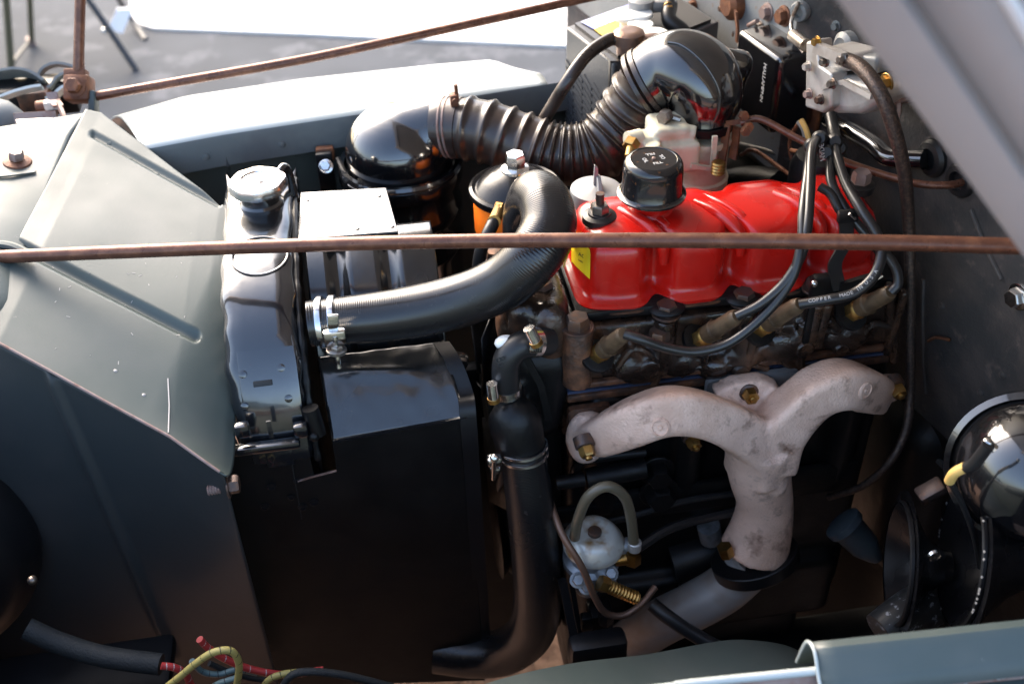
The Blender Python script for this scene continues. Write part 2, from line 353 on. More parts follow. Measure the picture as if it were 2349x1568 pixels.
# chairs far behind the car
f1, f2 = pz(28, 190, 0), pz(73, 104, 0)
t = thing('folding_chair', 'olive tube folding chair behind the car at the left edge', 'chair', f1)
up = V((0, 0, 0.78))
b = MB(); b.tube([f1, pd(10, -60, (f1 - CAM).dot(FW) - 0.22)], 0.013, 10, 2); mk('leg', b, 'olive', t)
b = MB(); b.tube([f2, pd(66, -60, (f2 - CAM).dot(FW) - 0.2)], 0.011, 10, 2); mk('leg', b, 'olive', t)
b = MB(); b.tube([pd(31, 142, (f1 - CAM).dot(FW) - .02), pd(69, 94, (f2 - CAM).dot(FW) - .02)], 0.007, 8, 2); mk('brace', b, 'darktube', t)
b = MB(); b.lathe([(.016, 0), (.016, .03), (.012, .032)], f2, (0, 0, 1), 12); mk('foot_cap', b, 'bracket', t)
b = MB(); s0 = pd(10, -60, (f1 - CAM).dot(FW) - 0.22); b.box(s0 + V((-.12, .15, .03)), (.5, .45, .03), None, .01); mk('seat', b, 'darktube', t)
g1 = pz(312, 161, 0); D0 = (g1 - CAM).dot(FW)
t = thing('folding_stool', 'dark cross legged folding stool with a white canvas panel', 'stool', g1)
b = MB(); b.tube([g1, pd(256, 76, D0 - .05), pd(190, -18, D0 - .1)], 0.012, 10, 3); mk('leg', b, 'darktube', t)
b = MB(); g2 = pz(334, 92, 0); b.tube([g2, pd(298, 40, D0 + .3), pd(262, -20, D0 + .2)], 0.011, 10, 3); mk('leg', b, 'darktube', t)
b = MB(); b.prism([pd(248, 66, D0 + .1), pd(268, 22, D0 + .1), pd(305, 20, D0 + .1), pd(281, 78, D0 + .1)], (0.0, .012, 0)); mk('canvas_panel', b, 'canvas', t)
b = MB(); b.ball(pd(240, 71, D0 - .04), .012); b.ball(pd(259, 84, D0 - .04), .012); mk('pivot', b, 'chrome', t)

# ================================================================== BODY PANELS
# far fender (bright light put into its pale paint) with inner flange
inner = [pz(330, 345, 1.05), pz(520, 310, 1.05), pz(800, 268, 1.05), pz(1050, 228, 1.05), pz(1300, 188, 1.05), pz(1560, 148, 1.05)]
outer = [pz(255, 272, 1.0), pz(420, 222, 1.0), pz(700, 180, 1.0), pz(1000, 148, 1.0), pz(1130, 137, 1.0), pz(1215, 185, 1.0)]
rows = []
for i in range(41):
    u = i / 40; A = lerp_poly(inner, u * 0.735); B = lerp_poly(outer, u)
    r = []
    for k in range(11):
        v = k / 10; p = A.lerp(B, v); p.z += 0.022 * math.sin(math.pi * v) * (1 - 0.3 * u); r.append(p)
    r.append(B + V((0, .03, -.03))); r.append(B + V((0, .045, -.10))); r.append(B + V((0, .05, -.75)))
    rows.append(r)
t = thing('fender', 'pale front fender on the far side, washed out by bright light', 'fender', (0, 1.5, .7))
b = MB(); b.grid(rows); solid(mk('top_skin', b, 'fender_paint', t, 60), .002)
inn2 = [pz(330, 345, 1.052)] + inner[1:]
fl = [lerp_poly(inner, k / 30) for k in range(31)]
b = MB(); b.grid([[p + V((0, -.002, .002)) for p in fl], [p + V((0, -.004, -.004)) for p in fl], [p + V((0, -.006, -.04)) for p in fl], [p + V((0, .012, -.046)) for p in fl]])
mk('inner_flange', b, 'paint_dull', t, 30)
b = MB(); b.grid([[p + V((0, .012, -.046)) for p in fl], [p + V((0, .02, -.2)) for p in fl], [p + V((0, .05, -.85)) for p in fl]]); mk('inner_panel', b, 'paint', t)
for k in (3, 7, 11, 15): 
    b = MB(); p = fl[k] + V((0, -.0065, -.022)); b.ball(p, .005, (1, .3, 1), 10); mk('dimple', b, 'paint_dull', t)
b = MB(); b.tube([p + V((0, .004, -.075)) for p in fl[18:]], .006, 8, 2); mk('bead', b, 'paint', t)

# baffle panel between grille and radiator
farE = [pz(196, 250, 1.078), pz(232, 258, 1.073), pz(505, 466, 1.025), pz(560, 500, 1.015)]
nearE = [pz(-60, 750, 1.050), pz(-4, 785, 1.042), pz(390, 1000, .968), pz(500, 1078, .942), pz(520, 1090, .936)]
NU, NV = 150, 190
g1a, g1b, g2a, g2b = (214, 307), (500, 466), (30, 556), (446, 768)
rows = []
for i in range(NU + 1):
    u = i / NU; A = lerp_poly(farE, u); B = lerp_poly(nearE, u); r = []
    for k in range(NV + 1):
        v = k / NV; p = A.lerp(B, v); p.z += .012 * math.sin(math.pi * v) * u
        u0 = .97 - .30 * v; p.z -= (.55 * max(0, u - u0) ** 2 + .12 * max(0, v - .72) ** 2 * u) * (1 - v ** 8)
        r.append(p)
    rows.append(r)
for i in range(NU + 1):
    for k in range(NV + 1):
        s = scr(rows[i][k]); dz = 0
        for (a, c, w, dep) in ((g1a, g1b, 8, .006), (g2a, g2b, 13, .008)):
            d, tt = segdist(s, a, c)
            if d < w * 1.3: dz = max(dz, dep * (0.5 + 0.5 * math.cos(math.pi * min(1, d / (w * 1.3)))) ** .7)
        q = rows[i][k].copy(); q.z -= dz - 0.0012 * mnoise.noise(q * 9); rows[i][k] = q
t = thing('radiator_baffle', 'bent grey green sheet metal baffle left of the radiator', 'baffle', (-.3, 1.0, .5))
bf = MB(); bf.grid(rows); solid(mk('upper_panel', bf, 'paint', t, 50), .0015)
tb = bvh(bf)
top = [r[-1] for r in rows]; rows2 = []
botA, botB = py(-60, 1640, .90), py(640, 1575, .85)
for k in range(81):
    v = k / 80; r = []
    for i in range(0, 91):
        u = i / 90; p = lerp_poly(top, u * .985).lerp(botA.lerp(botB, u), v) + V((0, .001, -.002))
        d, tt = segdist(scr(p), (116, 866), (395, 1500)); 
        if d < 18: p = p + V((0, -.007 * (0.5 + .5 * math.cos(math.pi * d / 18)), 0))
        r.append(p)
    rows2.append(r)
b = MB(); b.grid(rows2); sb = b; solid(mk('side_panel', b, 'shaded_paint', t, 50), .0015)
b = MB(); b.tube([p + V((0, -.001, .0005)) for p in top[8::6]], .0016, 8, 2); mk('edge', b, 'bracket', t, label='bare folded edge')
p, n = on(tb, 388, 930); q, n2 = on(tb, 385, 868); e, _ = on(tb, 386, 992)
b = MB(); b.strap([q + n * .0004, p + n * .0006, e + n * .0004], .0012, .0005, XR); mk('scratch', b, 'chip', t)
for (x, y, w) in ((205, 935, .004), (330, 905, .002), (120, 880, .0025), (240, 955, .0025), (265, 850, .002)):
    p, n = on(tb, x, y, .0002); bb = MB(); bb.lathe([(w, 0), (w * .7, .0004)], p, n, 8); mk('paint_chip', bb, 'chip' if w < .0022 else 'paint_dull', t)
b = MB(); rg = random.Random(3)
for k in range(34):
    x, y = rg.uniform(20, 470), rg.uniform(560, 1000)
    if y > 770 + x * .5 or y < 300: continue
    p, n = on(tb, x, y, .00015); w = rg.uniform(.0004, .0009); d = V((rg.uniform(-1, 1), rg.uniform(-1, 1), 0)); d = (d - n * d.dot(n)).normalized()
    b.strap([p - d * w * rg.uniform(1, 4), p, p + d * w * 2], w, .0003, n.cross(d))
setp(mk('paint_flecks', b, 'chip', t), kind='stuff')
for (x, y) in ((250, 330), (300, 365), (360, 398), (418, 432)):
    p, n = on(tb, x, y, -.0002); b = MB(); b.lathe([(.0035, 0), (.003, .0006), (.001, .0008)], p, n, 12); mk('spot_weld', b, 'paint', t)
# bolt joining baffle and shroud
s1 = py(533, 1112, .80)
bolt(t, py(522, 1112, .825), XR, .010, .010, 'boltdark'); b = MB()
for k in range(5): b.lathe([(.0045, 0), (.006, .0016), (.0045, .0032)], py(500 - k * 6, 1120 + k, .825), XR, 12)
mk('bolt_thread', b, 'bracket', t)
# grille top (blue-lit front facet)
gt = MB()
A0, A1 = [pz(200, 252, 1.079), pz(161, 301, 1.075), pz(67, 525, 1.06), pz(20, 690, 1.05), pz(-30, 770, 1.043)], [pz(-90, 300, 1.088), pz(-90, 340, 1.088), pz(-110, 520, 1.085), pz(-120, 700, 1.08), pz(-120, 770, 1.075)]
rows = [[lerp_poly(A0, v / 30).lerp(lerp_poly(A1, v / 30), u / 20) + V((0, 0, -.0035)) for v in range(31)] for u in range(21)]
gt.grid(rows); tg = bvh(gt)
t = thing('grille_header', 'grey green grille top panel with a bolt at the left edge', 'grille panel', (-.45, 1.1, .9))
solid(mk('panel', gt, 'paint', t, 50), .002)
p, n = on(tg, 40, 372); 
b = MB(); b.lathe([(.017, 0), (.016, .002), (.010, .004)], p, n, 24); mk('washer', b, 'rust', t)
bolt(t, p + n * .003, n, .009, .010, 'bracket', washer=0)
b = MB(); b.strap([on(tg, -20, 408, .002)[0], on(tg, 30, 405, .003)[0], on(tg, 82, 396, .002)[0]], .006, .002, (0, 1, 0)); mk('crease', b, 'paint', t)
b = MB(); b.tube([pz(-8, 560, 1.065), pz(30, 566, 1.066), pz(70, 585, 1.062)], .005, 8); mk('lip', b, 'paint', t)
b = MB(); b.box((-.56, 1.05, .66), (.02, 1.15, .70), None, .004); mk('shell', b, 'paint', t)
# grille bars at the extreme left
t = thing('grille_bars', 'curved pale edged grille bars beside the rusty brace pivot', 'grille', pd(60, 230, 1.55))
def bar(P, w, D, name='bar', m='paint_dull', th=.004):
    q = MB(); c = [pd(x, y, D) for x, y in P]; c = catmull(c, 8); q.strap(c, w, th, FW * .3 + V((0, .6, -.75))); mk(name, q, m, t, 60)
bar([(-40, 178), (0, 172), (40, 166), (75, 172), (108, 192)], .030, 1.60)
bar([(85, 190), (100, 160), (130, 148), (165, 154), (200, 170)], .012, 1.63)
bar([(102, 208), (118, 200), (135, 178), (160, 168), (185, 166)], .012, 1.60)
bar([(108, 230), (125, 222), (145, 205), (168, 197), (190, 200)], .016, 1.575, m='fender_paint')
bar([(-40, 238), (0, 226), (40, 212), (75, 203), (97, 200)], .014, 1.56, m='fender_paint')
b = MB(); b.box(pd(25, 245, 1.62), (.09, .05, .07), None, .006); mk('inner_shell', b, 'satin', t)
b = MB(); b.box(pd(88, 236, 1.61), (.045, .04, .05), None, .004); mk('inner_block', b, 'iron_rust', t)
b = MB(); b.box(pd(140, 215, 1.63), (.05, .04, .05), None, .004); mk('inner_shell', b, 'oily', t)
b = MB(); b.ball(pd(-10, 300, 1.5), .045, (1, 1, 1)); mk('lamp_shell', b, 'paint_dull', t)

# brace rods
piv = pd(182, 205, 1.50)
t = thing('hood_prop_pivot', 'rusty square pivot block with bolt where the hood prop stands', 'pivot', piv)
Rp = Matrix((RT, UP.cross(RT), UP)).transposed()
b = MB(); b.box(piv, (.036, .03, .036), Rp, .005); mk('block', b, 'rust', t)
b = MB(); b.box(piv + UP * .02 - RT * .004 , (.030, .02, .014), Rp, .003); mk('collar', b, 'rust', t)
bolt(t, piv - FW * .015, -FW, .011, .010, 'rust')
b = MB(); b.tube([piv + UP * .02, pd(181, 130, 1.49), pd(186, -60, 1.46)], [.009, .0072, .0072], 14); mk('prop_rod', b, 'rod', t)
b = MB(); b.box(piv + RT * .02 - UP * .018, (.01, .02, .03), Rp, .003); mk('lug', b, 'paint', t)
b = MB(); b.tube([pd(215, 222, 1.50), pd(420, 186, 1.49), pd(700, 136, 1.50), pd(1000, 72, 1.52), pd(1340, -3, 1.55), pd(1600, -62, 1.58)], .0064, 14, 6)
one('brace_rod', b, 'rod', 'rusty brown brace rod crossing above the far fender to upper right', 'rod')
b = MB(); b.tube([pd(-330, 602, 1.235), pd(-60, 592, 1.20), pd(0, 589, 1.19), pd(500, 569, 1.14), pd(1000, 554, 1.09), pd(1500, 551, 1.04), pd(2000, 556, .985), pd(2349, 565, .945), pd(2500, 569, .93)], .0074, 16, 8)
one('brace_rod', b, 'rod', 'rusty brown brace rod running across the front of the red valve cover', 'rod')
# channel bracket next to pivot
t = thing('latch_bracket', 'brown bent channel bracket on the grille top beside the pivot', 'bracket', pd(100, 285, 1.42))
c0, c1, c2, c3 = pd(44, 302, 1.43), pd(140, 292, 1.42), pd(150, 278, 1.42), pd(134, 240, 1.44)
b = MB(); b.strap(catmull([c0, c1, c2, c3], 6), .012, .004, V((0, .4, .9))); mk('channel_edge', b, 'bracket', t)
b = MB(); b.strap([pd(34, 272, 1.46), pd(130, 266, 1.45)], .014, .004, V((0, .4, .9))); mk('channel_edge', b, 'bracket', t)
b = MB(); b.prism([pd(36, 274, 1.455), pd(140, 268, 1.445), pd(142, 290, 1.425), pd(46, 299, 1.435)], (0, 0, -.004)); mk('web', b, 'alu', t)
b = MB(); b.tube([pd(86, 246, 1.47), pd(140, 240, 1.47)], .0085, 12, 2); mk('pin', b, 'rust', t)
b = MB(); b.strap([pd(118, 212, 1.45), pd(124, 230, 1.45), pd(134, 244, 1.44)], .014, .004, XR); mk('hook', b, 'bracket', t)
b = MB(); b.box(pd(120, 240, 1.45), (.02, .012, .012), None, .002); mk('clip', b, 'alu', t)

# firewall
t = thing('firewall', 'dusty dark grey firewall behind the engine', 'firewall', (.6, 1.1, .3))
def wp(s, z, off=0): return WP + WT * s + ZUP * z + WN * off
rows = []
for k in range(61):
    z = .08 + 1.17 * k / 60; r = []
    for i in range(81):
        s = -.35 + 1.75 * i / 80
        off = .03 * max(0, min(1, (z - .93) / .02)) * (1 if s < .42 else max(0, 1 - (s - .42) / .05))  # upper cowl step
        off += -.05 * max(0, min(1, (.85 - z) / .3)) * max(0, min(1, (s - .6) / .1))
        off += .0015 * mnoise.noise(V((s * 8, z * 8, 0)))
        r.append(wp(s, z, off))
    rows.append(r)
fwm = MB(); fwm.grid(rows); tf = bvh(fwm)
b = MB(); b.v = fwm.v; cut = 60 * 80
lowf = [f for f in fwm.f if True]
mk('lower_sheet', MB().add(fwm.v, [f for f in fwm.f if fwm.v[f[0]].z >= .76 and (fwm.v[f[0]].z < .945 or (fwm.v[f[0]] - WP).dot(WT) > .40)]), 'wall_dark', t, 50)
mk('toe_board', MB().add(fwm.v, [f for f in fwm.f if fwm.v[f[0]].z < .76]), 'oily', t, 50)  # lower firewall coloured black to stand for the shade down there
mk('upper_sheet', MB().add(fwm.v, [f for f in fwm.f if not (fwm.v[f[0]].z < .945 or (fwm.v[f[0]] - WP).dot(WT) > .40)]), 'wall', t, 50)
def wo(x, y, lift=0): return on(tf, x, y, lift, 1.4)
for (x, y, r, m_) in ((1592, 12, .007, 'rust'), (1762, 28, .009, 'bracket'), (1800, 37, .010, 'rust'), (2338, 680, .011, 'chrome'), (1745, 62, .006, 'nut'), (1655, 20, .004, 'boltdark'), (1918, 60, .005, 'paint_dull')):
    p, n = wo(x, y); bolt(t, p, n, r, r * .9, m_)
for (x, y, r) in ((1838, 25, .013), (2142, 362, .022), (2207, 412, .020), (1948, 95, .013)):
    p, n = wo(x, y); b = MB(); b.lathe([(r, 0), (r, .004), (r * .85, .008), (r * .55, .009), (r * .5, .003)], p, n, 24); mk('grommet', b, 'rubber' if y > 300 else 'wall', t)
p, n = wo(1690, 8); b = MB(); b.lathe([(.022, 0), (.021, .012), (.014, .018)], p, n, 24); mk('plug_button', b, 'rust', t)
b = MB(); b.strap([wo(1718, 20, .02)[0], wo(1722, 60, .02)[0], wo(1714, 92, .016)[0]], .008, .003, (0, -1, 0)); mk('hanger', b, 'rust', t)
b = MB(); b.tube([wo(1735, 55, .012)[0], wo(1768, 42, .02)[0]], .003, 8, 2); mk('pin', b, 'bracket', t)
b = MB(); b.tube([wo(1842, 0, .01)[0], wo(1830, 40, .015)[0], wo(1850, 65, .03)[0], wo(1885, 90, .05)[0]], .0025, 8); mk('spring_wire', b, 'nut', t)
b = MB(); b.tube([wo(1690, 80, .006)[0], wo(1697, 72, .01)[0]], .002, 8, 2); mk('cotter_pin', b, 'nut', t)
b = MB(); b.tube([wo(2136, 780, .004)[0], wo(2160, 770, .008)[0], wo(2185, 778, .004)[0]], .002, 8, 4); mk('torn_edge', b, 'rust', t)
b = MB(); b.tube([wo(2120, 1000, .004)[0], wo(2160, 1050, .006)[0], wo(2250, 1130, .006)[0], wo(2330, 1200, .004)[0]], .004, 8, 4); mk('seam_bead', b, 'wall_dark', t)

for P in ([(2230, 480), (2262, 560), (2300, 640)], [(2120, 640), (2118, 760), (2125, 900)], [(1700, 330), (1760, 345), (1830, 372)]):
    b = MB(); b.tube([wo(x, y, .001)[0] for x, y in P], .0028, 8, 6); mk('weld_seam', b, 'wall_dark', t)
for (x, y) in ((2180, 560), (2250, 900), (2160, 700), (2300, 860)):
    p, n = wo(x, y); b = MB(); b.lathe([(.005, -.001), (.0045, .0015), (.002, .0025)], p, n, 12); mk('rivet', b, 'wall_dark', t)
# raised hood, seen by its near side
h0 = V((.354, .47, 1.367)); hd = V((-.651, 0, .759)); hn = V((.759, 0, .651)); Y0 = .47
def hp(s, y, n): return h0 + hd * s + hn * n + V((0, y - Y0, 0))
t = thing('hood', 'raised grey hood slanting across the upper right corner', 'hood', h0 - hd * .42)
prof = [(Y0 + .03, .006), (Y0, .002), (Y0 - .004, .008), (Y0 - .004, .024), (Y0 + .010, .027), (Y0 + .012, .031), (Y0 + .006, .034), (Y0 + .004, .058), (Y0 + .012, .072)]
def hood_rows(pr, s0, s1, ns=2): return [[hp(s0 + (s1 - s0) * k / ns, y, n) for (y, n) in pr] for k in range(ns + 1)]
b = MB(); b.grid(hood_rows(prof, -.42, .75)); o = mk('side_skirt', b, 'hoodpaint', t, 60); 
top = [(Y0 + .012, .072), (Y0 + .03, .078), (Y0 + .08, .084), (Y0 + .3, .10), (Y0 + .62, .105), (Y0 + .94, .10), (Y0 + 1.16, .084), (Y0 + 1.21, .07), (Y0 + 1.23, .03)]
b = MB(); b.grid(hood_rows(top, -.42, .75, 6)); solid(mk('top_panel', b, 'hoodpaint', t, 60), .002)
b = MB(); b.tube([hp(-.42, Y0 + .006, .064), hp(.75, Y0 + .006, .064)], .004, 10, 4); mk('crease', b, 'hood_glint', t)
b = MB(); b.box(hp(.60, Y0 + .6, .08), (.03, 1.1, .03), Matrix((V((0.651, 0, -.759)), V((0, 1, 0)), hn)).transposed(), .005); mk('stiffener', b, 'hoodpaint', t)

# near fender at the bottom
t = thing('fender', 'blue grey near fender ledge with a bright rolled edge along the bottom', 'fender', (.3, .45, .6))
N = [pz(1500, 1579, .97), pz(1570, 1568, .97), pz(1900, 1535, .97), pz(2349, 1490, .97), pz(2500, 1475, .97)]
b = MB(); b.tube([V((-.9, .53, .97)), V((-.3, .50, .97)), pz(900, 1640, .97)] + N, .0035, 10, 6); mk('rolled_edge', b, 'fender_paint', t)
ext = [V((-.9, .53, .97)), V((-.3, .50, .97)), pz(900, 1640, .97)] + N + [V((.9, .43, .97))]
b = MB(); b.grid([[p + V((0, -.002, -.003)) for p in ext], [p + V((0, -.012, -.022)) for p in ext]]); mk('worn_strip', b, 'bracket', t)
def sky_block(p): return max(0, min(1, (.10 - p.x) / .35))  # unseen front of the fender, raised to keep sky light off the baffle
b = MB(); b.grid([[p + V((0, -.0125, -.0215)) for p in ext], [p + V((0, -.06, -.028 + .05 * sky_block(p))) for p in ext], [p + V((0, -.14, -.035 + .12 * sky_block(p))) for p in ext], [p + V((0, -.2, -.05 + .10 * sky_block(p))) for p in ext], [p + V((0, -.24, -.12)) for p in ext], [p + V((0, -.25, -.75)) for p in ext]]); mk('outer_skin', b, 'paint', t, 60)
for k in range(70):
    u = .62 + .22 * random.random(); p = lerp_poly([q + V((0, -.0105, -.018)) for q in ext], u)
    r = random.uniform(.0006, .0018); bb = MB(); bb.box(p + V((0, -.001, random.uniform(-.003, .003))), (r * 3, r, r), None, r * .3); mk('paint_chip', bb, 'chip', t)
# folded channel lip
C0 = [pz(1862, 1478, .985), pz(2100, 1453, .985), pz(2349, 1426, .985), pz(2480, 1412, .985)]
rows = []
for p in [lerp_poly(C0, k / 12) for k in range(13)]:
    rows.append([p + V((0, .016, -.045)), p + V((0, .010, -.012)), p + V((0, .004, -.002)), p + V((0, -.004, 0)), p + V((0, -.010, -.003)), p + V((0, -.022, -.016)), p + V((0, -.034, -.022))])
b = MB(); b.grid(rows); solid(mk('channel_lip', b, 'paint', t, 40), .002)
b = MB(); b.tube(rows[0], .0014, 8, 3); mk('lip_end', b, 'fender_paint', t)
lip2 = [lerp_poly(ext, k / 20) for k in range(21)]
inn = [V((-.9, .64, .80)), V((-.2, .63, .80)), py(960, 1640, .62), py(1110, 1568, .64), py(1300, 1522, .66), py(1480, 1500, .67), py(1620, 1474, .68), py(1700, 1466, .68), py(1800, 1478, .67), py(1880, 1512, .65), py(2000, 1530, .64)]
inn = [p for p in inn]
q1 = catmull(inn, 5)
b = MB(); b.grid([[p for p in q1], [p + V((.0, -.05, .004)) for p in q1], [V((p.x - .02, .49, .83)) for p in q1]]); solid(mk('inner_apron', b, 'paint', t, 60), .002)
b = MB(); b.grid([[V((p.x - .02, .4895, .83)) for p in q1], [V((p.x - .02, .474, .962)) for p in q1]]); mk('apron_joint', b, 'paint', t)
b = MB(); b.grid([[p for p in q1], [p + V((0, .0, -.06)) for p in q1], [p + V((0, -.03, -.5)) for p in q1]]); mk('apron_drop', b, 'satin', t)
for (x, y) in ((1590, 1487), (1600, 1500), (1655, 1500)):
    pass
# ================================================================== RADIATOR
t = thing('radiator', 'gloss black radiator top tank with chrome cap', 'radiator', (-.14, 1.05, .45))
path = [V((0, *p)) for p in ((1.232, .95), (1.232, 1.02), (1.226, 1.04), (1.20, 1.05), (1.12, 1.049), (1.045, 1.043), (.985, 1.029), (.942, 1.004), (.911, .968), (.893, .930), (.884, .892), (.883, .875))]
path = catmull(path, 8)
XL, XRr = -.180, -.098
def tank_rows(xl, xr, lift=0.0, i0=0, i1=None, rad=.013, drop=.045, wob=.0012):
    rows = []
    for i, c in enumerate(path[i0:i1]):
        a = path[max(0, i0 + i - 1)]; d = path[min(len(path) - 1, i0 + i + 1)]; T = (d - a).normalized(); n = V((0, T.z, -T.y)); n = n if n.dot(V((0, -.5, 1))) > 0 else -n
        r = []; k_ = i0 + i
        w1 = wob * math.sin(k_ * .9) + wob * math.sin(k_ * .37 + 1)
        for dx, dn in ((0, -drop), (0, -rad), (rad * .3, -rad * .3), (rad, 0), (.3, .0008), (.5, .0012), (.7, .0008), (-rad, 0), (-rad * .3, -rad * .3), (0, -rad), (0, -drop)):
            if dx in (.3, .5, .7): x = xl + (xr - xl) * dx
            elif len(r) < 4: x = xl + dx + w1
            else: x = xr + dx - w1
            r.append(V((x, c.y, c.z)) + n * (dn + lift))
        rows.append(r)
    return rows
tk = MB(); tk.grid(tank_rows(XL, XRr)); tt = bvh(tk)
mk('top_tank', tk, 'tank', t, 50)
b = MB(); b.box((-.139, 1.065, .68), (.06, .31, .44), None, .003); mk('core', b, 'satin', t)
# soldered seam at the back edge
b = MB(); b.tube([V((XRr + .001, c.y, c.z)) + V((0, 0, -.012)) for c in path[16:-6]], .0035, 8, 1, rfun=lambda s: 1 + .35 * math.sin(s * 210) * math.sin(s * 77)); mk('solder_seam', b, 'oily', t)
b = MB(); b.grid([[V((XRr - .001, c.y, c.z - .02)), V((XRr + .003, c.y + .004, c.z - .05)), V((XRr - .002, c.y + .01, c.z - .10))] for c in path[14:-8]]); mk('header_side', b, 'oily', t)
# pressed circle, filler neck and cap
p, n = on(tt, 596, 585); b = MB(); b.lathe([(.033, -.001), (.0325, .0004), (.031, .0009), (.0295, .0004), (.029, -.001)], p, n, 40, (False, False)); mk('pressed_disc', b, 'tank', t)
p, n = on(tt, 600, 466); neck = p
b = MB(); b.lathe([(.026, -.004), (.026, .003), (.0235, .006), (.0235, .019), (.026, .021), (.026, .023)], p, ZUP, 32); mk('filler_neck', b, 'gloss', t)
b = MB(); rings = []
c0 = neck + ZUP * .018
for (f, z) in ((.90, 0), (.98, .002), (1.0, .006), (.99, .011), (.95, .014), (.80, .0155), (.62, .0150), (.56, .0128), (.34, .0122), (.26, .0135), (.12, .0150), (.01, .0152)):
    ring = []
    for k in range(64):
        a = 2 * math.pi * k / 64; lob = (1 + .07 * max(0, math.cos(2 * a - .5)) ** 6 + .022 * math.cos(8 * a)) if f > .85 else 1
        ring.append(c0 + V((.0325 * f * lob * math.cos(a), .0325 * f * lob * math.sin(a), z)))
    rings.append(ring)
b.ring_loft(rings); cp = mk('filler_cap', b, 'cap', t, 40)
b = MB(); b.tube([neck + V((.020, .004, .016)), neck + V((.028, .022, .03)), neck + V((.034, .03, .022)), neck + V((.037, .03, -.02))], .0055, 10); mk('overflow_pipe', b, 'gloss', t)
# end bracket
i0 = 55
rowsb = tank_rows(-.166, -.104, .0030, 58, 86, .002, .0027, 0)
b = MB(); b.grid(rowsb); mk('end_bracket', b, 'tank', t, 40)
rowsb = tank_rows(-.152, -.122, .0042, 78, 89, .0015, .004, 0)
b = MB(); b.grid(rowsb); mk('bracket_leg', b, 'tank', t, 40)
for (x, y) in ((558, 858), (645, 843), (562, 930), (662, 912)):
    p, n = on(tt, x, y, .0035); b = MB(); b.lathe([(.0045, -.001), (.0042, .001), (.002, .0018)], p, n, 14); mk('rivet', b, 'tank', t)
p, n = on(tt, 604, 878, .0042); b = MB(); b.box(p, (.020, .002, .006), Matrix.Rotation(-.7, 3, 'X'), .0008); mk('slot', b, 'ink', t)
b = MB(); p = py(600, 1025, .874); b.box(p, (.082, .012, .010), None, .003); mk('foot', b, 'tank', t)
for x in (556, 690):
    b = MB(); b.box(py(x, 985, .878), (.016, .012, .018), None, .004); mk('foot_tab', b, 'tank', t)
b = MB(); b.strap([py(615, 965, .868), py(624, 1003, .866)], .005, .002, XR); mk('weld_tab', b, 'tank', t)
b = MB(); b.tube([V((XRr + .002, .888, .945)), V((XRr + .006, .882, .912))], .009, 12, 2); b.ball(V((XRr + .002, .876, .915)), .006); mk('drain_boss', b, 'oily', t)
# outlet stub
st = py(712, 742, .965)
b = MB(); b.tube([V((XRr + .012, st.y + .002, st.z - .002)), st + XR * .02], .0235, 20, 2); mk('outlet_stub', b, 'satin', t)

# ================================================================== FAN SHROUD
t = thing('fan_shroud', 'satin black boxed fan shroud behind the radiator', 'shroud', (-.02, 1.0, .45))
b = MB(); q = [pz(689, 441, 1.036), pz(886, 430, 1.036), pz(914, 531, 1.036), pz(681, 549, 1.036)]; b.prism(q, (0, 0, -.003)); bevel(mk('top_plate', b, 'shroud', t), .001)
for (x, y) in ((820, 525), (705, 460), (870, 450), (900, 520)):
    b = MB(); b.lathe([(.0028, 0), (.0028, .0008), (.0016, .0012)], pz(x, y, 1.0358), ZUP, 12); mk('rivet', b, 'shroud', t)
rows = []
prof = catmull([V((0, y, z)) for y, z in ((1.10, 1.028), (1.075, 1.026), (1.04, 1.012), (1.01, .985), (.99, .955), (.975, .92))], 6)
for i in range(61):
    x = -.088 + .148 * i / 60; px_ = scr(V((x, 1.05, 1.01)))[0]; dep = 0
    for c, w in ((775, 26), (892, 26)):
        d = abs(px_ - c)
        if d < w: dep = .008 * (0.5 + .5 * math.cos(math.pi * d / w)) ** .6
    rows.append([V((x, p.y + dep * .7, p.z - dep * .7)) for p in prof])
b = MB(); b.grid(rows); solid(mk('arched_cover', b, 'shroud', t, 45), .002)
rows = []
for i in range(41):
    u = i / 40; A = pz(728, 818, .955).lerp(pz(1008, 783, .955), u); B = py(762, 1010, .881).lerp(py(1069, 957, .881), u); r = []
    for k in range(41):
        v = k / 40; p = A.lerp(B, v); ridge = .33 + .22 * u * u
        p.z += .010 * math.sin(math.pi * v) + .004 * math.exp(-((v - ridge) / .10) ** 2) * math.sin(math.pi * min(1, u * 1.1)) + .0010 * mnoise.noise(p * 60)
        r.append(p)
    rows.append(r)
b = MB(); b.grid(rows); solid(mk('near_cover', b, 'shroud', t, 45), .002)
pl = [(508, 1049), (500, 1078), (640, 1575), (1112, 1560), (1070, 958), (762, 1011), (772, 1078), (721, 1091), (705, 1023)]
b = MB(); b.prism([py(x, y, .8815) for x, y in pl], (0, .0025, 0)); bevel(mk('side_panel', b, 'shroud_side', t), .0008)
b = MB(); b.strap([py(765, 1011, .8805), py(1070, 957, .8805)], .003, .003, (0, 0, 1)); mk('fold_edge', b, 'tank', t)
b = MB(); b.strap([py(683, 1103, .8805), py(721, 1092, .8805), py(772, 1079, .8805)], .0015, .002, (0, 0, 1)); mk('notch_lip', b, 'bracket', t)
b = MB(); b.strap([py(664, 1032, .8808), py(692, 1190, .8808)], .0012, .001, XR); mk('seam', b, 'ink', t)
for (x, y, r) in ((623, 1116, .0055), (608, 1161, .0055), (668, 1140, .004), (680, 1103, .004), (694, 1162, .0055), (720, 1152, .0055)):
    b = MB(); p = py(x, y, .8812); b.lathe([(r, 0), (r, .001), (r * .72, .0012), (r * .7, -.001)], p, NEAR, 16); mk('hole_rim', b, 'satin', t)
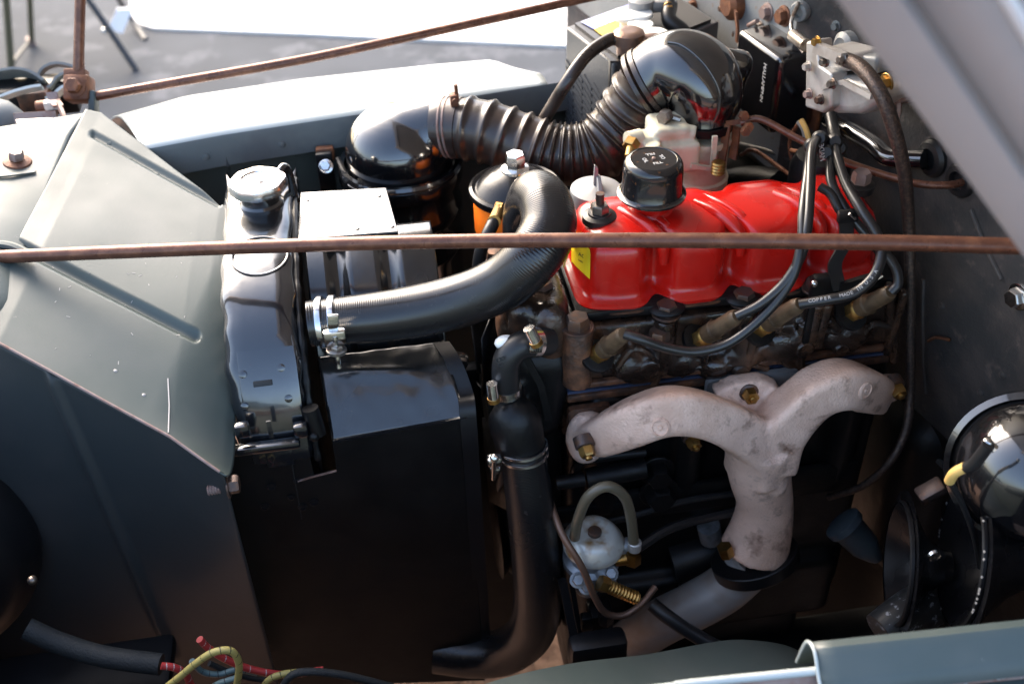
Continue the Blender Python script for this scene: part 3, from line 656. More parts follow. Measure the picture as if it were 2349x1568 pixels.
rim = [py(1012, 786, .955), py(1040, 830, .93), py(1066, 900, .905), py(1074, 960, .88), py(1088, 1150, .882), py(1112, 1500, .884)]
b = MB(); b.strap(catmull(rim, 5), .018, .003, XR); mk('rear_rim', b, 'satin', t)
b = MB(); b.box(py(1040, 835, .955), (.03, .02, .03), Matrix.Rotation(.4, 3, 'Y'), .006); mk('clip', b, 'shroud', t)
# fan and pulley
fc = V((.115, 1.03, .80)); t = thing('cooling_fan', 'black engine fan half hidden between shroud and engine', 'fan', fc)
for k in range(5):
    a = 2 * math.pi * k / 5 + .5; d = V((0, math.cos(a), math.sin(a))); s = d.cross(XR)
    b = MB(); rr = [[fc + d * r + s * w * sg + XR * (.014 * sg) for sg in (-1, 0, 1)] for r, w in ((.03, .02), (.07, .03), (.12, .036), (.15, .03))]
    b.grid(rr); solid(mk('blade', b, 'satin', t), .002)
b = MB(); b.lathe([(.045, -.01), (.045, .0), (.03, .01), (.03, .03)], fc, XR, 28); mk('hub', b, 'oily', t)
b = MB(); b.lathe([(.05, .035), (.055, .037), (.045, .043), (.055, .05), (.05, .052)], fc, XR, 32); mk('pulley', b, 'oily', t)

# ================================================================== ENGINE BLOCK + HEAD
t = thing('engine_block', 'oily black engine block below the exhaust manifold', 'engine', (.38, 1.0, .3))
b = MB(); b.box((.385, 1.0, .685), (.39, .17, .43), None, .008); b.box((.385, .99, .50), (.36, .20, .12), None, .015)
for k in range(4): b.tube([V((.235 + k * .1, .914, .70)), V((.235 + k * .1, .914, .88))], .022, 10, 2)
bk = MB(); bk.v, bk.f = b.v, b.f; tbk = bvh(b)
remesh(mk('casting', b, 'oily', t), .006, 4)
b = MB(); b.box((.20, 1.0, .86), (.035, .15, .09), None, .01); mk('front_face', b, 'iron', t)
# side cover, tube and fittings
b = MB(); b.tube([py(1318, 1085, .895), py(1328, 1064, .89), py(1360, 1050, .885), py(1480, 1036, .885)], .006, 10); mk('breather_pipe', b, 'oily', t)
b = MB(); b.tube([py(1275, 1108, .88), py(1340, 1098, .88)], .009, 12, 2); b.tube([py(1345, 1098, .885), py(1480, 1072, .885)], .013, 12, 2); mk('sender', b, 'oily', t)
for (x, y, r) in ((1505, 1075, .016), (1510, 1125, .018)):
    bolt(t, py(x, y, .895), NEAR, r, .018, 'oily')
b = MB(); b.box(py(1420, 1165, .90), (.20, .01, .03), Matrix.Rotation(-.0, 3, 'Y'), .004); mk('rail', b, 'oily', t)
b = MB(); b.box(py(1700, 1120, .90), (.30, .012, .05), None, .006); mk('side_cover', b, 'oily', t)
b = MB(); b.tube([py(1190, 1215, .88), py(1400, 1195, .88), py(1560, 1150, .885), py(1690, 1130, .89)], .0045, 8); mk('oil_line', b, 'rubber', t)
b = MB(); b.tube([py(1465, 1255, .83), py(1540, 1210, .85), py(1650, 1180, .87), py(1760, 1160, .88)], .006, 8); mk('oil_line', b, 'rubber', t)
# chalk mark
b = MB(); p = py(1878, 1098, .90)
b.strap([p + V((-.010, 0, -.006)), p + V((.012, 0, .008))], .0018, .0006, (0, 0, 1)); b.strap([p + V((-.006, -.0005, .003)), p + V((.006, -.0005, -.003))], .0018, .0006, (0, 0, 1)); mk('chalk_mark', b, 'white', t)

t = thing('cylinder_head', 'dirty brown cast iron cylinder head under the red cover', 'cylinder head', (.38, 1.0, .9))
b = MB(); b.box((.382, .985, .946), (.385, .15, .088), None, .006)
for (x, y, r) in ((1325, 800, .016), (1530, 760, .012), (1715, 735, .012), (1880, 700, .012)):
    a = py(x, y - 35, .905); b.tube([V((a.x, .908, .992)), V((a.x, .908, .93))], r, 14, 2)
for (x, y, s) in ((1470, 840, 1.0), (1560, 830, .8), (1705, 815, .8), (1800, 790, 1.0), (1940, 770, .9), (1640, 840, .7)):
    b.ball(py(x, y, .908), .030, (1.1 * s, .45, .8 * s))
for (x1, y1, x2, y2) in ((1440, 780, 1500, 870), (1500, 870, 1560, 800), (1600, 820, 1640, 880), (1750, 790, 1830, 850), (1840, 740, 1835, 850), (1900, 730, 1960, 800), (2040, 650, 2050, 830)):
    b.tube([py(x1, y1, .904), py(x2, y2, .904)], .006, 8, 3)
thd = bvh(b)
remesh(mk('casting', b, 'iron', t), .0026, 2)
for P in ([(1415, 845), (1450, 800), (1490, 812), (1512, 850), (1500, 885)], [(1560, 860), (1600, 838), (1640, 850), (1655, 880)], [(1690, 820), (1730, 780), (1775, 790), (1790, 830)], [(1830, 800), (1870, 760), (1930, 765), (1950, 805)], [(1640, 840), (1700, 832), (1760, 845)], [(1960, 790), (2000, 745), (2040, 750)]):
    b = MB(); b.tube([py(x, y, .902) for x, y in P], .0042, 8, 5); mk('casting_web', b, 'iron', t)
for (x, y, r) in ((1490, 845, .013), (1700, 850, .010), (1845, 800, .011), (1650, 790, .006), (1930, 800, .009)):
    b = MB(); b.lathe([(r * 1.2, -.006), (r, .002), (r * .8, .004), (r * .5, .004)], py(x, y, .898), NEAR, 20); mk('core_boss', b, 'iron', t)
for (x, y, w, h) in ((1525, 800, .012, .07), (1722, 790, .010, .07), (1885, 745, .010, .06), (1620, 800, .006, .05), (2052, 740, .008, .09)):
    b = MB(); b.box(py(x, y, .901), (w, .012, h), Matrix.Rotation(.05, 3, 'Y'), .0025); mk('casting_rib', b, 'iron', t)
b = MB(); b.box((.384, .905, .915), (.372, .008, .008), None, .002); mk('lower_ledge', b, 'iron_rust', t)
b = MB(); b.box((.384, .985, 1.000), (.372, .14, .012), None, .003); b.ball(py(1530, 706, .915), .016, (1.3, 1, .35)); b.ball(py(1705, 682, .915), .016, (1.3, 1, .35)); mk('deck', b, 'oily', t)
b = MB(); b.box((.384, .987, .9005), (.392, .156, .0035)); mk('head_gasket', b, 'gasket', t)
b = MB(); b.box((.384, .985, .893), (.394, .158, .010), None, .002); mk('deck_edge', b, 'iron_rust', t)
p = py(1325, 752, .905)
b = MB(); b.lathe([(.017, -.075), (.017, -.004), (.015, 0)], p, ZUP, 20); mk('corner_boss', b, 'iron_rust', t)
bolt(t, p, ZUP, .0135, .013, 'boltdark')
for (x, y, Y) in ((1528, 712, .914), (1705, 684, .914), (1215, 672, .96), (1872, 655, .914), (1512, 772, .90)):
    bolt(t, py(x, y + 8, Y), ZUP, .012, .012, 'boltdark')
b = MB(); b.box(py(1855, 740, .898), (.008, .006, .10), None, .002); mk('lead_rail', b, 'oily', t)
# thermostat housing and front clutter
t = thing('thermostat_housing', 'black thermostat housing under the curved top hose', 'housing', (.17, 1.03, .93))
b = MB(); b.lathe([(.030, -.07), (.030, -.02), (.026, -.012), (.024, .025)], py(1204, 600, 1.035), ZUP, 24)
b.box(py(1225, 700, .955), (.07, .07, .05), None, .012); b.box(py(1190, 740, .96), (.05, .05, .05), None, .01); b.ball(py(1262, 760, .92), .026, (1, .8, 1.6))
remesh(mk('casting', b, 'iron', t), .004, 3)
b = MB(); b.lathe([(.026, 0), (.026, .020)], py(1204, 598, 1.035), ZUP, 24); mk('hose_neck', b, 'alu_cap', t)
bolt(t, py(1137, 610, 1.04), ZUP, .011, .018, 'boltdark'); bolt(t, py(1245, 672, .955), ZUP, .012, .014, 'boltdark')
t = thing('water_pump', 'black water pump casting with outlet below the bypass hose', 'pump', (.15, .93, .78))
b = MB(); b.box(py(1225, 880, .93), (.075, .06, .13), Matrix.Rotation(.15, 3, 'Y'), .02); b.tube([py(1172, 930, .885), py(1180, 960, .875), py(1200, 1045, .862)], [.024, .030, .027], 16, 4); b.tube([py(1165, 895, .89), py(1172, 940, .885)], .017, 14, 2)
remesh(mk('casting', b, 'oily', t), .004, 4)
b = MB(); b.strap([py(1196, 800, .89), py(1240, 880, .888), py(1258, 960, .886)], .008, .006, XR); mk('rib', b, 'oily', t)

# ================================================================== VALVE COVER
xa, xb = .213, .545; yn, yfr = .926, 1.045
dips = [pz(1516, 690, 1.01).x, pz(1690, 668, 1.01).x, pz(1872, 645, 1.01).x]
def outline(o, z, amp, N=150, nexp=7.0):
    hl = (xb - xa) / 2 - o; xc = (xa + xb) / 2; hw = (yfr - yn) / 2 - o; yc = (yfr + yn) / 2; P = []
    def sc(x): return 2.5 * amp * sum(math.exp(-((x - d) / .0130) ** 2) for d in dips)
    for sgn in (-1, 1):
        for i in range(N):
            x = -math.cos(math.pi * i / N) * hl * (-sgn)
            x = -x if sgn == 1 and False else x
            xx = xc + x; y = hw * max(0, 1 - abs(x / hl) ** nexp) ** (1 / nexp)
            y = max(0, y - sc(xx)) if y > sc(xx) else y * .5
            P.append(V((xx, yc + sgn * y, z)))
    return P
lv = [(-.011, 1.003, .0085), (-.011, 1.0075, .0085), (-.008, 1.0095, .009), (-.003, 1.0105, .0095), (.0, 1.014, .010), (.001, 1.022, .011), (.002, 1.064, .0115), (.0035, 1.076, .0115), (.007, 1.0845, .0105), (.014, 1.0905, .008), (.026, 1.0945, .003), (.042, 1.0965, .0), (.055, 1.097, 0)]
lv = [(o, 1.003 + (z - 1.003) * .86, a) for o, z, a in lv]
vc = MB(); vc.ring_loft([outline(o, z, a) for o, z, a in lv]); tv = bvh(vc)
t = thing('valve_cover', 'gloss red valve cover with scalloped sides on the engine', 'valve cover', (.39, .985, 1.0))
mk('cover', vc, 'red', t, 45)
for d in dips:
    b = MB(); b.tube([V((d - .030, .995, 1.0810)), V((d - .014, .968, 1.0820)), V((d - .001, .948, 1.077)), V((d + .005, .940, 1.064)), V((d + .006, .938, 1.045))], [.006, .008, .008, .007, .005], 12); mk('rib', b, 'red', t)
    b = MB(); b.tube([V((d - .016, 1.01, 1.079)), V((d - .002, .985, 1.081)), V((d + .012, .960, 1.078)), V((d + .017, .948, 1.068))], [.004, .006, .006, .004], 10); mk('rib', b, 'red', t)
b = MB(); g = [outline(-.0135, 1.0005, .0075), outline(-.0135, 1.0032, .0075)]; b.ring_loft(g); mk('gasket', b, 'iron_rust', t)
nk, _ = on(tv, 1496, 482)
b = MB(); b.lathe([(.0265, -.006), (.025, .001), (.0225, .004), (.0225, .026)], V((nk.x, nk.y + .006, 1.082)), ZUP, 28); mk('filler_neck', b, 'red', t)
sd, n = on(tv, 1375, 498)
b = MB(); b.lathe([(.019, -.004), (.0185, .003), (.013, .005), (.0125, .007), (.004, .008)], sd, ZUP, 28); mk('sealing_washer', b, 'rubber', t)
b = MB(); b.hex(sd + ZUP * .007, ZUP, .0105, .010); mk('nut', b, 'nut', t)
b = MB(); b.tube([sd + ZUP * .012, sd + ZUP * .030], .0048, 12, 8, rfun=lambda s: 1 + .08 * math.sin(s * 4000)); mk('stud', b, 'boltdark', t)
sr, n = on(tv, 1972, 428)
b = MB(); b.lathe([(.016, -.004), (.016, .004), (.010, .006)], sr, ZUP, 24); mk('sealing_washer', b, 'rubber', t)
b = MB(); b.hex(sr + ZUP * .005, ZUP, .0105, .014); mk('nut', b, 'bracket', t)
# yellow sticker wrapped on the front corner
rows = []
A = [(1314, 527), (1313, 560), (1311, 598), (1318, 612)]; B = [(1322, 535), (1350, 565), (1357, 580), (1354, 640)]
for i in range(9):
    u = i / 8; r = []
    for k in range(13):
        v = k / 12
        l = lerp_poly([V((x, y, 0)) for x, y in A], v * .93 + .0); rr = lerp_poly([V((x, y, 0)) for x, y in B], v)
        l2 = V((1314, 527, 0)).lerp(V((1311, 600, 0)), v); r2 = V((1324, 533, 0)).lerp(V((1356, 575, 0)), min(1, v * 1.6)) if v < .62 else V((1356, 575, 0)).lerp(V((1354, 640, 0)), (v - .62) / .38)
        q = l2.lerp(r2, u) if v < .99 else l2.lerp(r2, u)
        p, n = on(tv, q.x, q.y, .0007, 1.18); r.append(p)
    rows.append(r)
b = MB(); b.grid(rows); stk = mk('sticker', b, 'yellow', t, 80, label='torn yellow sticker with faint black print'); ts = bvh(b)
p, n = on(ts, 1338, 588, .0003); b = text_mesh('ACK', .007, p, V((.5, -.75, 0)), ZUP, .0001); bb = text_mesh('CHECK OIL', .003, p + V((0, 0, -.008)) , V((.5, -.75, 0)), ZUP, .0001); b.add(bb.v, bb.f); mk('print', b, 'ink', stk)
b = MB(); b.tube([py(1293, 612, .95), py(1300, 588, .95), py(1304, 570, .95)], .0012, 6, 3); mk('tie_wire', b, 'wpale', t)

# breather cap
bc = V((nk.x, nk.y + .006, 1.100)); t = thing('breather_cap', 'round black oil breather cap with lettering on the red cover', 'breather cap', bc)
bc = bc + ZUP * .0
b = MB(); b.lathe([(.020, 0), (.0345, .0), (.0365, .0015), (.0365, .0035), (.034, .0050), (.0328, .0065), (.0325, .033), (.0315, .039), (.029, .0430), (.025, .0445), (.0245, .0438), (.012, .0440), (.0, .0440)], bc, ZUP, 48)
capm = mk('cap', b, mat('specked_black_cap', (.010, .010, .011), .16, coat=.5, coat_r=.06, speck=((.10, .045, .02), 110, .60), bump=.08, bscale=140), t, 40)
b = MB(); b.lathe([(.0358, 0), (.0375, .001), (.0375, .003), (.0358, .004)], bc + ZUP * .0005, ZUP, 48, (False, False)); mk('rim', b, 'gloss', t)
tx = MB()
for k, (w, a) in enumerate(((.010, .2), (.011, 1.7), (.009, 3.3), (.011, 4.9))):
    d = V((math.cos(a), math.sin(a), 0)); s = V((-d.y, d.x, 0)); c = bc + ZUP * .0441 + d * .010
    q = text_mesh(('OIL', 'FILL', 'OIL', 'FILL')[k], .0062, c, s, -d, .0002); tx.add(q.v, q.f)
mk('lettering', tx, 'white', t)
b = MB(); b.lathe([(.0022, 0), (.002, .0014), (.0008, .002)], bc + ZUP * .044, ZUP, 12); mk('rivet', b, 'bracket', t)

# second filler with wing cap
wc = pz(1367, 432, 1.075); t = thing('wing_cap', 'grey alloy filler cap with a wing bolt behind the red cover', 'cap', wc - ZUP * .05)
b = MB(); b.lathe([(.024, -.07), (.024, -.018), (.030, -.017), (.030, -.004), (.029, 0), (.022, .0012), (.012, .002), (.008, .004)], wc, ZUP, 36); mk('cap', b, 'alu_cap', t)
b = MB(); b.lathe([(.0315, -.05), (.0315, -.022), (.027, -.02)], wc, ZUP, 32); mk('collar', b, 'oily', t)
b = MB(); b.prism([wc + V((-.003, .0, .002)), wc + V((.004, .0, .002)), wc + V((.002, 0, .026)), wc + V((-.002, 0, .030))], (0, .004, 0)); b.prism([wc + V((.0, -.018, .001)), wc + V((.0, .004, .001)), wc + V((0, .004, .016)), wc + V((0, -.004, .015))], (.005, 0, 0)); bevel(mk('wing_bolt', b, 'alu_cap', t), .0008)

# ================================================================== OIL FILTER
oc = pz(1183, 425, 1.045); t = thing('oil_filter', 'oil filter canister with orange band and black domed lid', 'oil filter', oc - ZUP * .14)
def fl_lathe(name, pr, m, lab=None): b = MB(); b.lathe(pr, oc, ZUP, 48); o = mk(name, b, m, t, 40, label=lab); return b, o
fl_lathe('lid', [(.050, -.012), (.0555, -.010), (.0575, -.006), (.0565, -.001), (.053, .001), (.049, -.001), (.047, .001), (.040, .009), (.028, .017), (.014, .023), (.008, .024)], 'hornblack')
ob, _ = fl_lathe('orange_band', [(.0515, -.060), (.0522, -.057), (.0522, -.012), (.051, -.010)], 'orange', 'bright orange band with a small tag'); to = bvh(ob)
fl_lathe('body', [(.0, -.145), (.045, -.14), (.0512, -.125), (.0512, -.0545)], mat('scuffed_grey_can', (.06, .06, .065), .4, col2=(.03, .03, .03), scale=50, bump=.2))
fl_lathe('lower_band', [(.0518, -.115), (.0522, -.112), (.0522, -.096), (.0518, -.094)], 'orange')
b = MB(); b.lathe([(.018, .019), (.017, .024), (.012, .026)], oc, ZUP, 24); mk('washer', b, 'chrome', t)
b = MB(); b.hex(oc + ZUP * .025, ZUP, .0125, .018, .2); mk('center_bolt', b, 'chrome', t)
p, n = on(to, 1113, 468, .0004); sx = n.cross(ZUP) * -1
b = MB(); b.box(p, (.016, .0008, .009), Matrix((sx.normalized(), n, ZUP)).transposed()); tg_ = mk('tag', b, 'goldtag', t)
q = text_mesh('AC-8', .005, p + n * .0006, ZUP.cross(n), ZUP, .0001); mk('print', q, 'ink', tg_)
p, n = on(to, 1148, 480); b = MB(); b.lathe([(.014, -.004), (.013, .004), (.008, .006)], p, n, 20); mk('port_boss', b, 'orange', t)
h0_ = p + n * .004; h1 = pd(1132, 512, 1.235); ax = (h1 - h0_)
t = thing('oil_hose', 'black oil hose with brass fitting leaving the oil filter', 'hose', pd(1095, 640, 1.30))
b = MB(); b.hex(h0_, ax, .0085, .012); b.hex(h0_ + ax.normalized() * .014, ax, .0075, .009); b.lathe([(.0065, 0), (.0075, ax.length * .9)], h0_, ax, 16); mk('fitting', b, 'brass', t)
b = MB(); b.tube([h0_ + ax * .8, pd(1118, 540, 1.24), pd(1102, 580, 1.25), pd(1096, 640, 1.28), pd(1096, 700, 1.33)], .0075, 12); mk('tube', b, 'rubber', t)

# ================================================================== AIR CLEANER + DUCT + ELBOW
ac = pz(918, 374, 1.0); t = thing('air_cleaner', 'black oil bath air cleaner canister with a rounded elbow top', 'air cleaner', ac - ZUP * .22)
b = MB(); b.lathe([(.07, -.20), (.076, -.19), (.076, -.13), (.079, -.125), (.079, -.115), (.076, -.11), (.076, -.075), (.0795, -.07), (.0795, -.058), (.076, -.052), (.077, -.024), (.082, -.020), (.0835, -.012), (.082, -.002), (.078, .001), (.073, -.004)], ac, ZUP, 56); mk('canister', b, 'gloss', t, 40)
b = MB(); b.lathe([(.0785, -.004), (.082, -.001), (.0835, .003), (.081, .007), (.0745, .006)], ac, ZUP, 56, (False, False)); mk('rim', b, 'gloss', t)
def P3(dx, dz, dy=0): return ac + V((dx, dy, dz))
b = MB(); b.lathe([(.0705, -.008), (.0705, .018), (.069, .024), (.060, .026)], ac, ZUP, 48); b.ball(P3(0, .022), .0712, (1, 1, .84), 40); b.tube([P3(.0, .024), P3(.028, .037, -.003), P3(.058, .049, -.007), P3(.082, .052, -.01)], [.058, .053, .045, .0405], 40, 8)
remesh(mk('elbow', b, 'gloss', t, 60), .0030, 10)
b = MB(); b.box(pd(748, 395, 1.46), (.022, .01, .06), None, .003); b.tube([pd(775, 365, 1.45), pd(800, 420, 1.42)], .004, 8, 2); mk('strap', b, 'satin', t)
b = MB(); b.box(pd(746, 352, 1.455), (.024, .012, .02), None, .003); mk('strap_lug', b, 'rust', t)
bolt(t, pd(748, 382, 1.43), -FW, .007, .006, 'chrome')
# duct
D = [(1003, 293, 1.415), (1035, 292, 1.41), (1110, 301, 1.40), (1195, 330, 1.395), (1285, 356, 1.39), (1365, 345, 1.385), (1425, 290, 1.375), (1465, 235, 1.355), (1496, 188, 1.335)]
pts = [pd(*d) for d in D]
phase = [0]; smp = catmull(pts, 40); L = [0]
for a, c in zip(smp, smp[1:]): L.append(L[-1] + (c - a).length)
def dens(u):
    if u < .10: return 0.0
    if u < .36: return .024
    if u < .42: return .020
    if u < .66: return .0115
    if u < .74: return .019
    return .023
ph = 0; tab = []
for i in range(len(L)):
    u = L[i] / L[-1]; dd = dens(u)
    if i: ph += (L[i] - L[i - 1]) / dd if dd else 0
    tab.append((L[i], ph, dd))
def rip(s):
    i = min(range(0, len(L)), key=lambda k: abs(L[k] - s)) if False else max(0, min(len(L) - 1, int(s / L[-1] * (len(L) - 1))))
    while i < len(L) - 1 and L[i] < s: i += 1
    while i > 0 and L[i] > s: i -= 1
    l, p_, dd = tab[i]; p_ += (s - l) / dd if dd else 0
    if not dd: return .98
    f = p_ % 1.0; tri = math.exp(-((f - .5) / .17) ** 2)
    return .945 + .10 * tri
t = thing('air_duct', 'brown black corrugated rubber air duct bending between two black elbows', 'air duct', pts[4] - ZUP * .05)
b = MB(); b.tube(pts, [.0385, .040, .041, .041, .041, .041, .042, .043, .044], 36, 60, rfun=rip); mk('bellows', b, 'duct', t, 60)
b = MB()
for k in (.0, .006):
    c = pts[0].lerp(pts[1], .7) + (pts[1] - pts[0]).normalized() * k; ax = (pts[1] - pts[0]); b.lathe([(.0385, -.002), (.0402, -.001), (.0402, .001), (.0385, .002)], c, ax, 36, (False, False))
mk('hose_clamp', b, 'bracket', t)
p = pd(1042, 232, 1.375); b = MB(); b.box(p, (.010, .012, .02), None, .002); b.tube([p + V((0, -.01, .004)), p + V((0, .012, .004))], .0035, 8, 2); b.tube([p + V((.004, 0, 0)), p + V((.003, 0, .022))], .0025, 8, 2); mk('clamp_screw', b, 'rust', t)
# carburettor elbow
E = [(1490, 192, 1.335), (1528, 168, 1.325), (1568, 165, 1.315), (1602, 185, 1.31), (1616, 225, 1.312), (1614, 268, 1.318), (1611, 300, 1.322)]
ep = [pd(*e) for e in E]
eb = MB(); eb.tube(ep, [.0445, .047, .050, .050, .046, .038, .0345], 44, 10, caps=(True, True)); te = bvh(eb)
t = thing('carburettor_elbow', 'gloss black rounded intake elbow sitting on the carburettor', 'intake elbow', ep[-1])
mk('horn', eb, 'gloss', t, 60)
seam = [on(te, x, y, .0005, 1.27)[0] for x, y in ((1533, 98), (1560, 103), (1590, 122), (1618, 150), (1640, 185), (1651, 220), (1648, 255), (1640, 278))]
b = MB(); b.tube(seam, .0022, 10, 6); mk('seam', b, 'gloss', t)
ax = ep[1] - ep[0]
b = MB(); b.lathe([(.0445, -.003), (.0475, -.002), (.0475, .004), (.0445, .005)], ep[0], ax, 44, (False, False)); b.lathe([(.0445, -.012), (.0468, -.011), (.0468, -.006), (.0445, -.005)], ep[0], ax, 44, (False, False)); mk('mouth_bead', b, 'duct', t)
b = MB(); b.lathe([(.0345, -.004), (.037, -.004), (.037, .006), (.0345, .006)], ep[-1] + ZUP * .012, ZUP, 40, (False, False)); mk('clamp_band', b, 'oily', t)
b = MB(); p = pd(1530, 265, 1.285); b.hex(p, V((-.6, -.6, .1)), .009, .012); b.tube([p, pd(1560, 275, 1.285)], .004, 8, 2); mk('clamp_screw', b, 'nut', t)
b = MB(); bx_ = ep[3]; b.box(pd(1668, 180, 1.345), (.05, .035, .075), Matrix.Rotation(.25, 3, 'Y'), .016, 4); mk('rear_hump', b, 'gloss', t, 60)
# carburettor
cc = ep[-1] - ZUP * .002; t = thing('carburettor', 'tan zinc carburettor below the black intake elbow', 'carburettor', cc - ZUP * .11)
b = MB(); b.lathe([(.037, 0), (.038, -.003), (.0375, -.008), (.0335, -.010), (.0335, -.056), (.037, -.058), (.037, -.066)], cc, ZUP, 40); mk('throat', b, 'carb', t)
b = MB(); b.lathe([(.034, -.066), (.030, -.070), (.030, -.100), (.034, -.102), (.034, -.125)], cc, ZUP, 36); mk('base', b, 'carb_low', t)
b = MB(); b.box(pd(1530, 308, 1.30), (.045, .05, .038), None, .006); b.box(pd(1548, 345, 1.305), (.05, .05, .04), None, .006); b.tube([pd(1497, 330, 1.27), pd(1499, 360, 1.28)], .010, 14, 2); b.tube([pd(1565, 300, 1.285), pd(1595, 306, 1.285)], .009, 12, 2); b.box(pd(1477, 325, 1.29), (.03, .03, .022), None, .005)
remesh(mk('bowl', b, 'carb', t), .002, 3)
b = MB(); b.strap([pd(1640, 312, 1.275), pd(1634, 385, 1.30)], .006, .004, XR); b.strap([pd(1585, 380, 1.29), pd(1640, 388, 1.30)], .006, .004, ZUP); mk('web', b, 'carb', t)
b = MB(); p = pd(1452, 325, 1.275); b.hex(p, V((-.5, -.6, -.3)), .010, .010); b.lathe([(.007, 0), (.007, .02)], p, V((-.3, -.7, -.5)), 14); mk('fuel_fitting', b, 'brass', t)
b = MB(); b.tube([pd(1440, 325, 1.28), pd(1470, 318, 1.285)], .012, 16, 2); mk('fuel_inlet', b, 'carb', t)
b = MB(); p = pd(1648, 378, 1.28)
for k in range(4): b.lathe([(.007, 0), (.0085, .002), (.007, .004)], p + V((0, 0, -.004 * k)), ZUP, 14)
mk('spring_fitting', b, 'brass', t)
b = MB(); b.strap([pd(1668, 285, 1.29), pd(1662, 330, 1.30), pd(1655, 368, 1.305)], .010, .003, V((.6, -.8, 0))); b.strap([pd(1690, 290, 1.30), pd(1686, 330, 1.31), pd(1680, 365, 1.31)], .010, .003, V((.6, -.8, 0))); b.strap([pd(1665, 283, 1.29), pd(1690, 280, 1.29), pd(1725, 272, 1.285)], .006, .002, V((0, .3, 1))); mk('throttle_lever', b, 'rust', t)
b = MB(); 
for (x, y) in ((1715, 290), (1704, 265), (1708, 300)): b.hex(pd(x, y, 1.28), V((0, -1, .3)), .006, .008)
mk('lever_nut', b, 'rust', t)
# ================================================================== HOSES
hp_ = [(700, 743, None)]
H = [st + XR * -.002, st + XR * .02, py(900, 722, .958), py(1040, 694, .948), py(1150, 650, .938), py(1222, 588, .935), py(1257, 525, .955), py(1252, 470, .982), py(1228, 450, 1.008), py(1210, 492, 1.03), py(1207, 560, 1.035), py(1205, 600, 1.035)]
t = thing('radiator_hose', 'thick ribbed black upper radiator hose curving to the engine', 'hose', H[2] - ZUP * .03)
b = MB(); b.tube(H[0:], [.0255, .0255, .028, .029, .0295, .030, .030, .029, .028, .0275, .0275, .0275], 36, 14); mk('hose', b, 'hose', t, 60); thh = bvh(b)
ax = (H[2] - H[1]).normalized()
t = thing('hose_clamp', 'bright double wire hose clamp on the upper radiator hose', 'clamp', H[1] - ZUP * .06)
for x0 in (738, 767):
    c = H[1] + ax * ((x0 - 754) / 2100.) ; b = MB(); b.lathe([(.0262, -.003), (.0285, -.003), (.0290, 0), (.0285, .003), (.0262, .003)], c, ax, 36, (False, False)); mk('band', b, 'clampband', t)
lug = py(762, 765, .925); lug2 = py(768, 772, .925)
b = MB(); b.box(lug2, (.024, .010, .018), None, .003); b.box(py(764, 740, .926), (.012, .005, .022), Matrix.Rotation(.12, 3, 'Y'), .002); mk('lug', b, 'chrome', t)
b = MB(); b.tube([py(768, 770, .922), py(778, 842, .918)], .0032, 10, 30, rfun=lambda s: 1 + .10 * math.sin(s * 5200)); mk('screw', b, 'chrome', t)
b = MB(); b.lathe([(.011, 0), (.011, .003), (.007, .004)], py(772, 806, .92), V((.1, .1, 1)), 20); b.hex(py(773, 803, .92), V((.1, .1, 1)), .007, .006); mk('nut', b, 'nut', t)
# lower hose
LH = [py(1200, 1020, .862), py(1203, 1060, .858), py(1215, 1150, .85), py(1228, 1270, .845), py(1232, 1380, .845), py(1215, 1450, .855), py(1160, 1492, .87), py(1090, 1500, .885), py(1000, 1490, .90)]
t = thing('radiator_hose', 'black lower radiator hose hanging beside the shroud', 'hose', LH[5] - ZUP * .04)
b = MB(); b.tube(LH, [.0245, .0255, .0275, .029, .030, .031, .031, .031, .031], 32, 12); mk('hose', b, 'hose', t, 60)
t = thing('hose_clamp', 'wire hose clamp at the top of the lower radiator hose', 'clamp', LH[0] - ZUP * .03)
ax = (LH[2] - LH[0]).normalized()
for k in (.002, .012):
    b = MB(); b.lathe([(.0258, -.0018), (.0275, -.0014), (.0275, .0014), (.0258, .0018)], LH[0] + ax * k, ax, 32, (False, False)); mk('band', b, 'clampband', t)
b = MB(); p = py(1134, 1055, .845); b.box(p, (.016, .012, .012), None, .003); b.box(py(1136, 1075, .845), (.012, .010, .010), None, .003); mk('lug', b, 'chrome', t)
b = MB(); b.tube([py(1134, 1045, .838), py(1132, 1098, .838)], .0028, 10, 2); b.ball(py(1134, 1050, .836), .005); mk('screw', b, 'chrome', t)
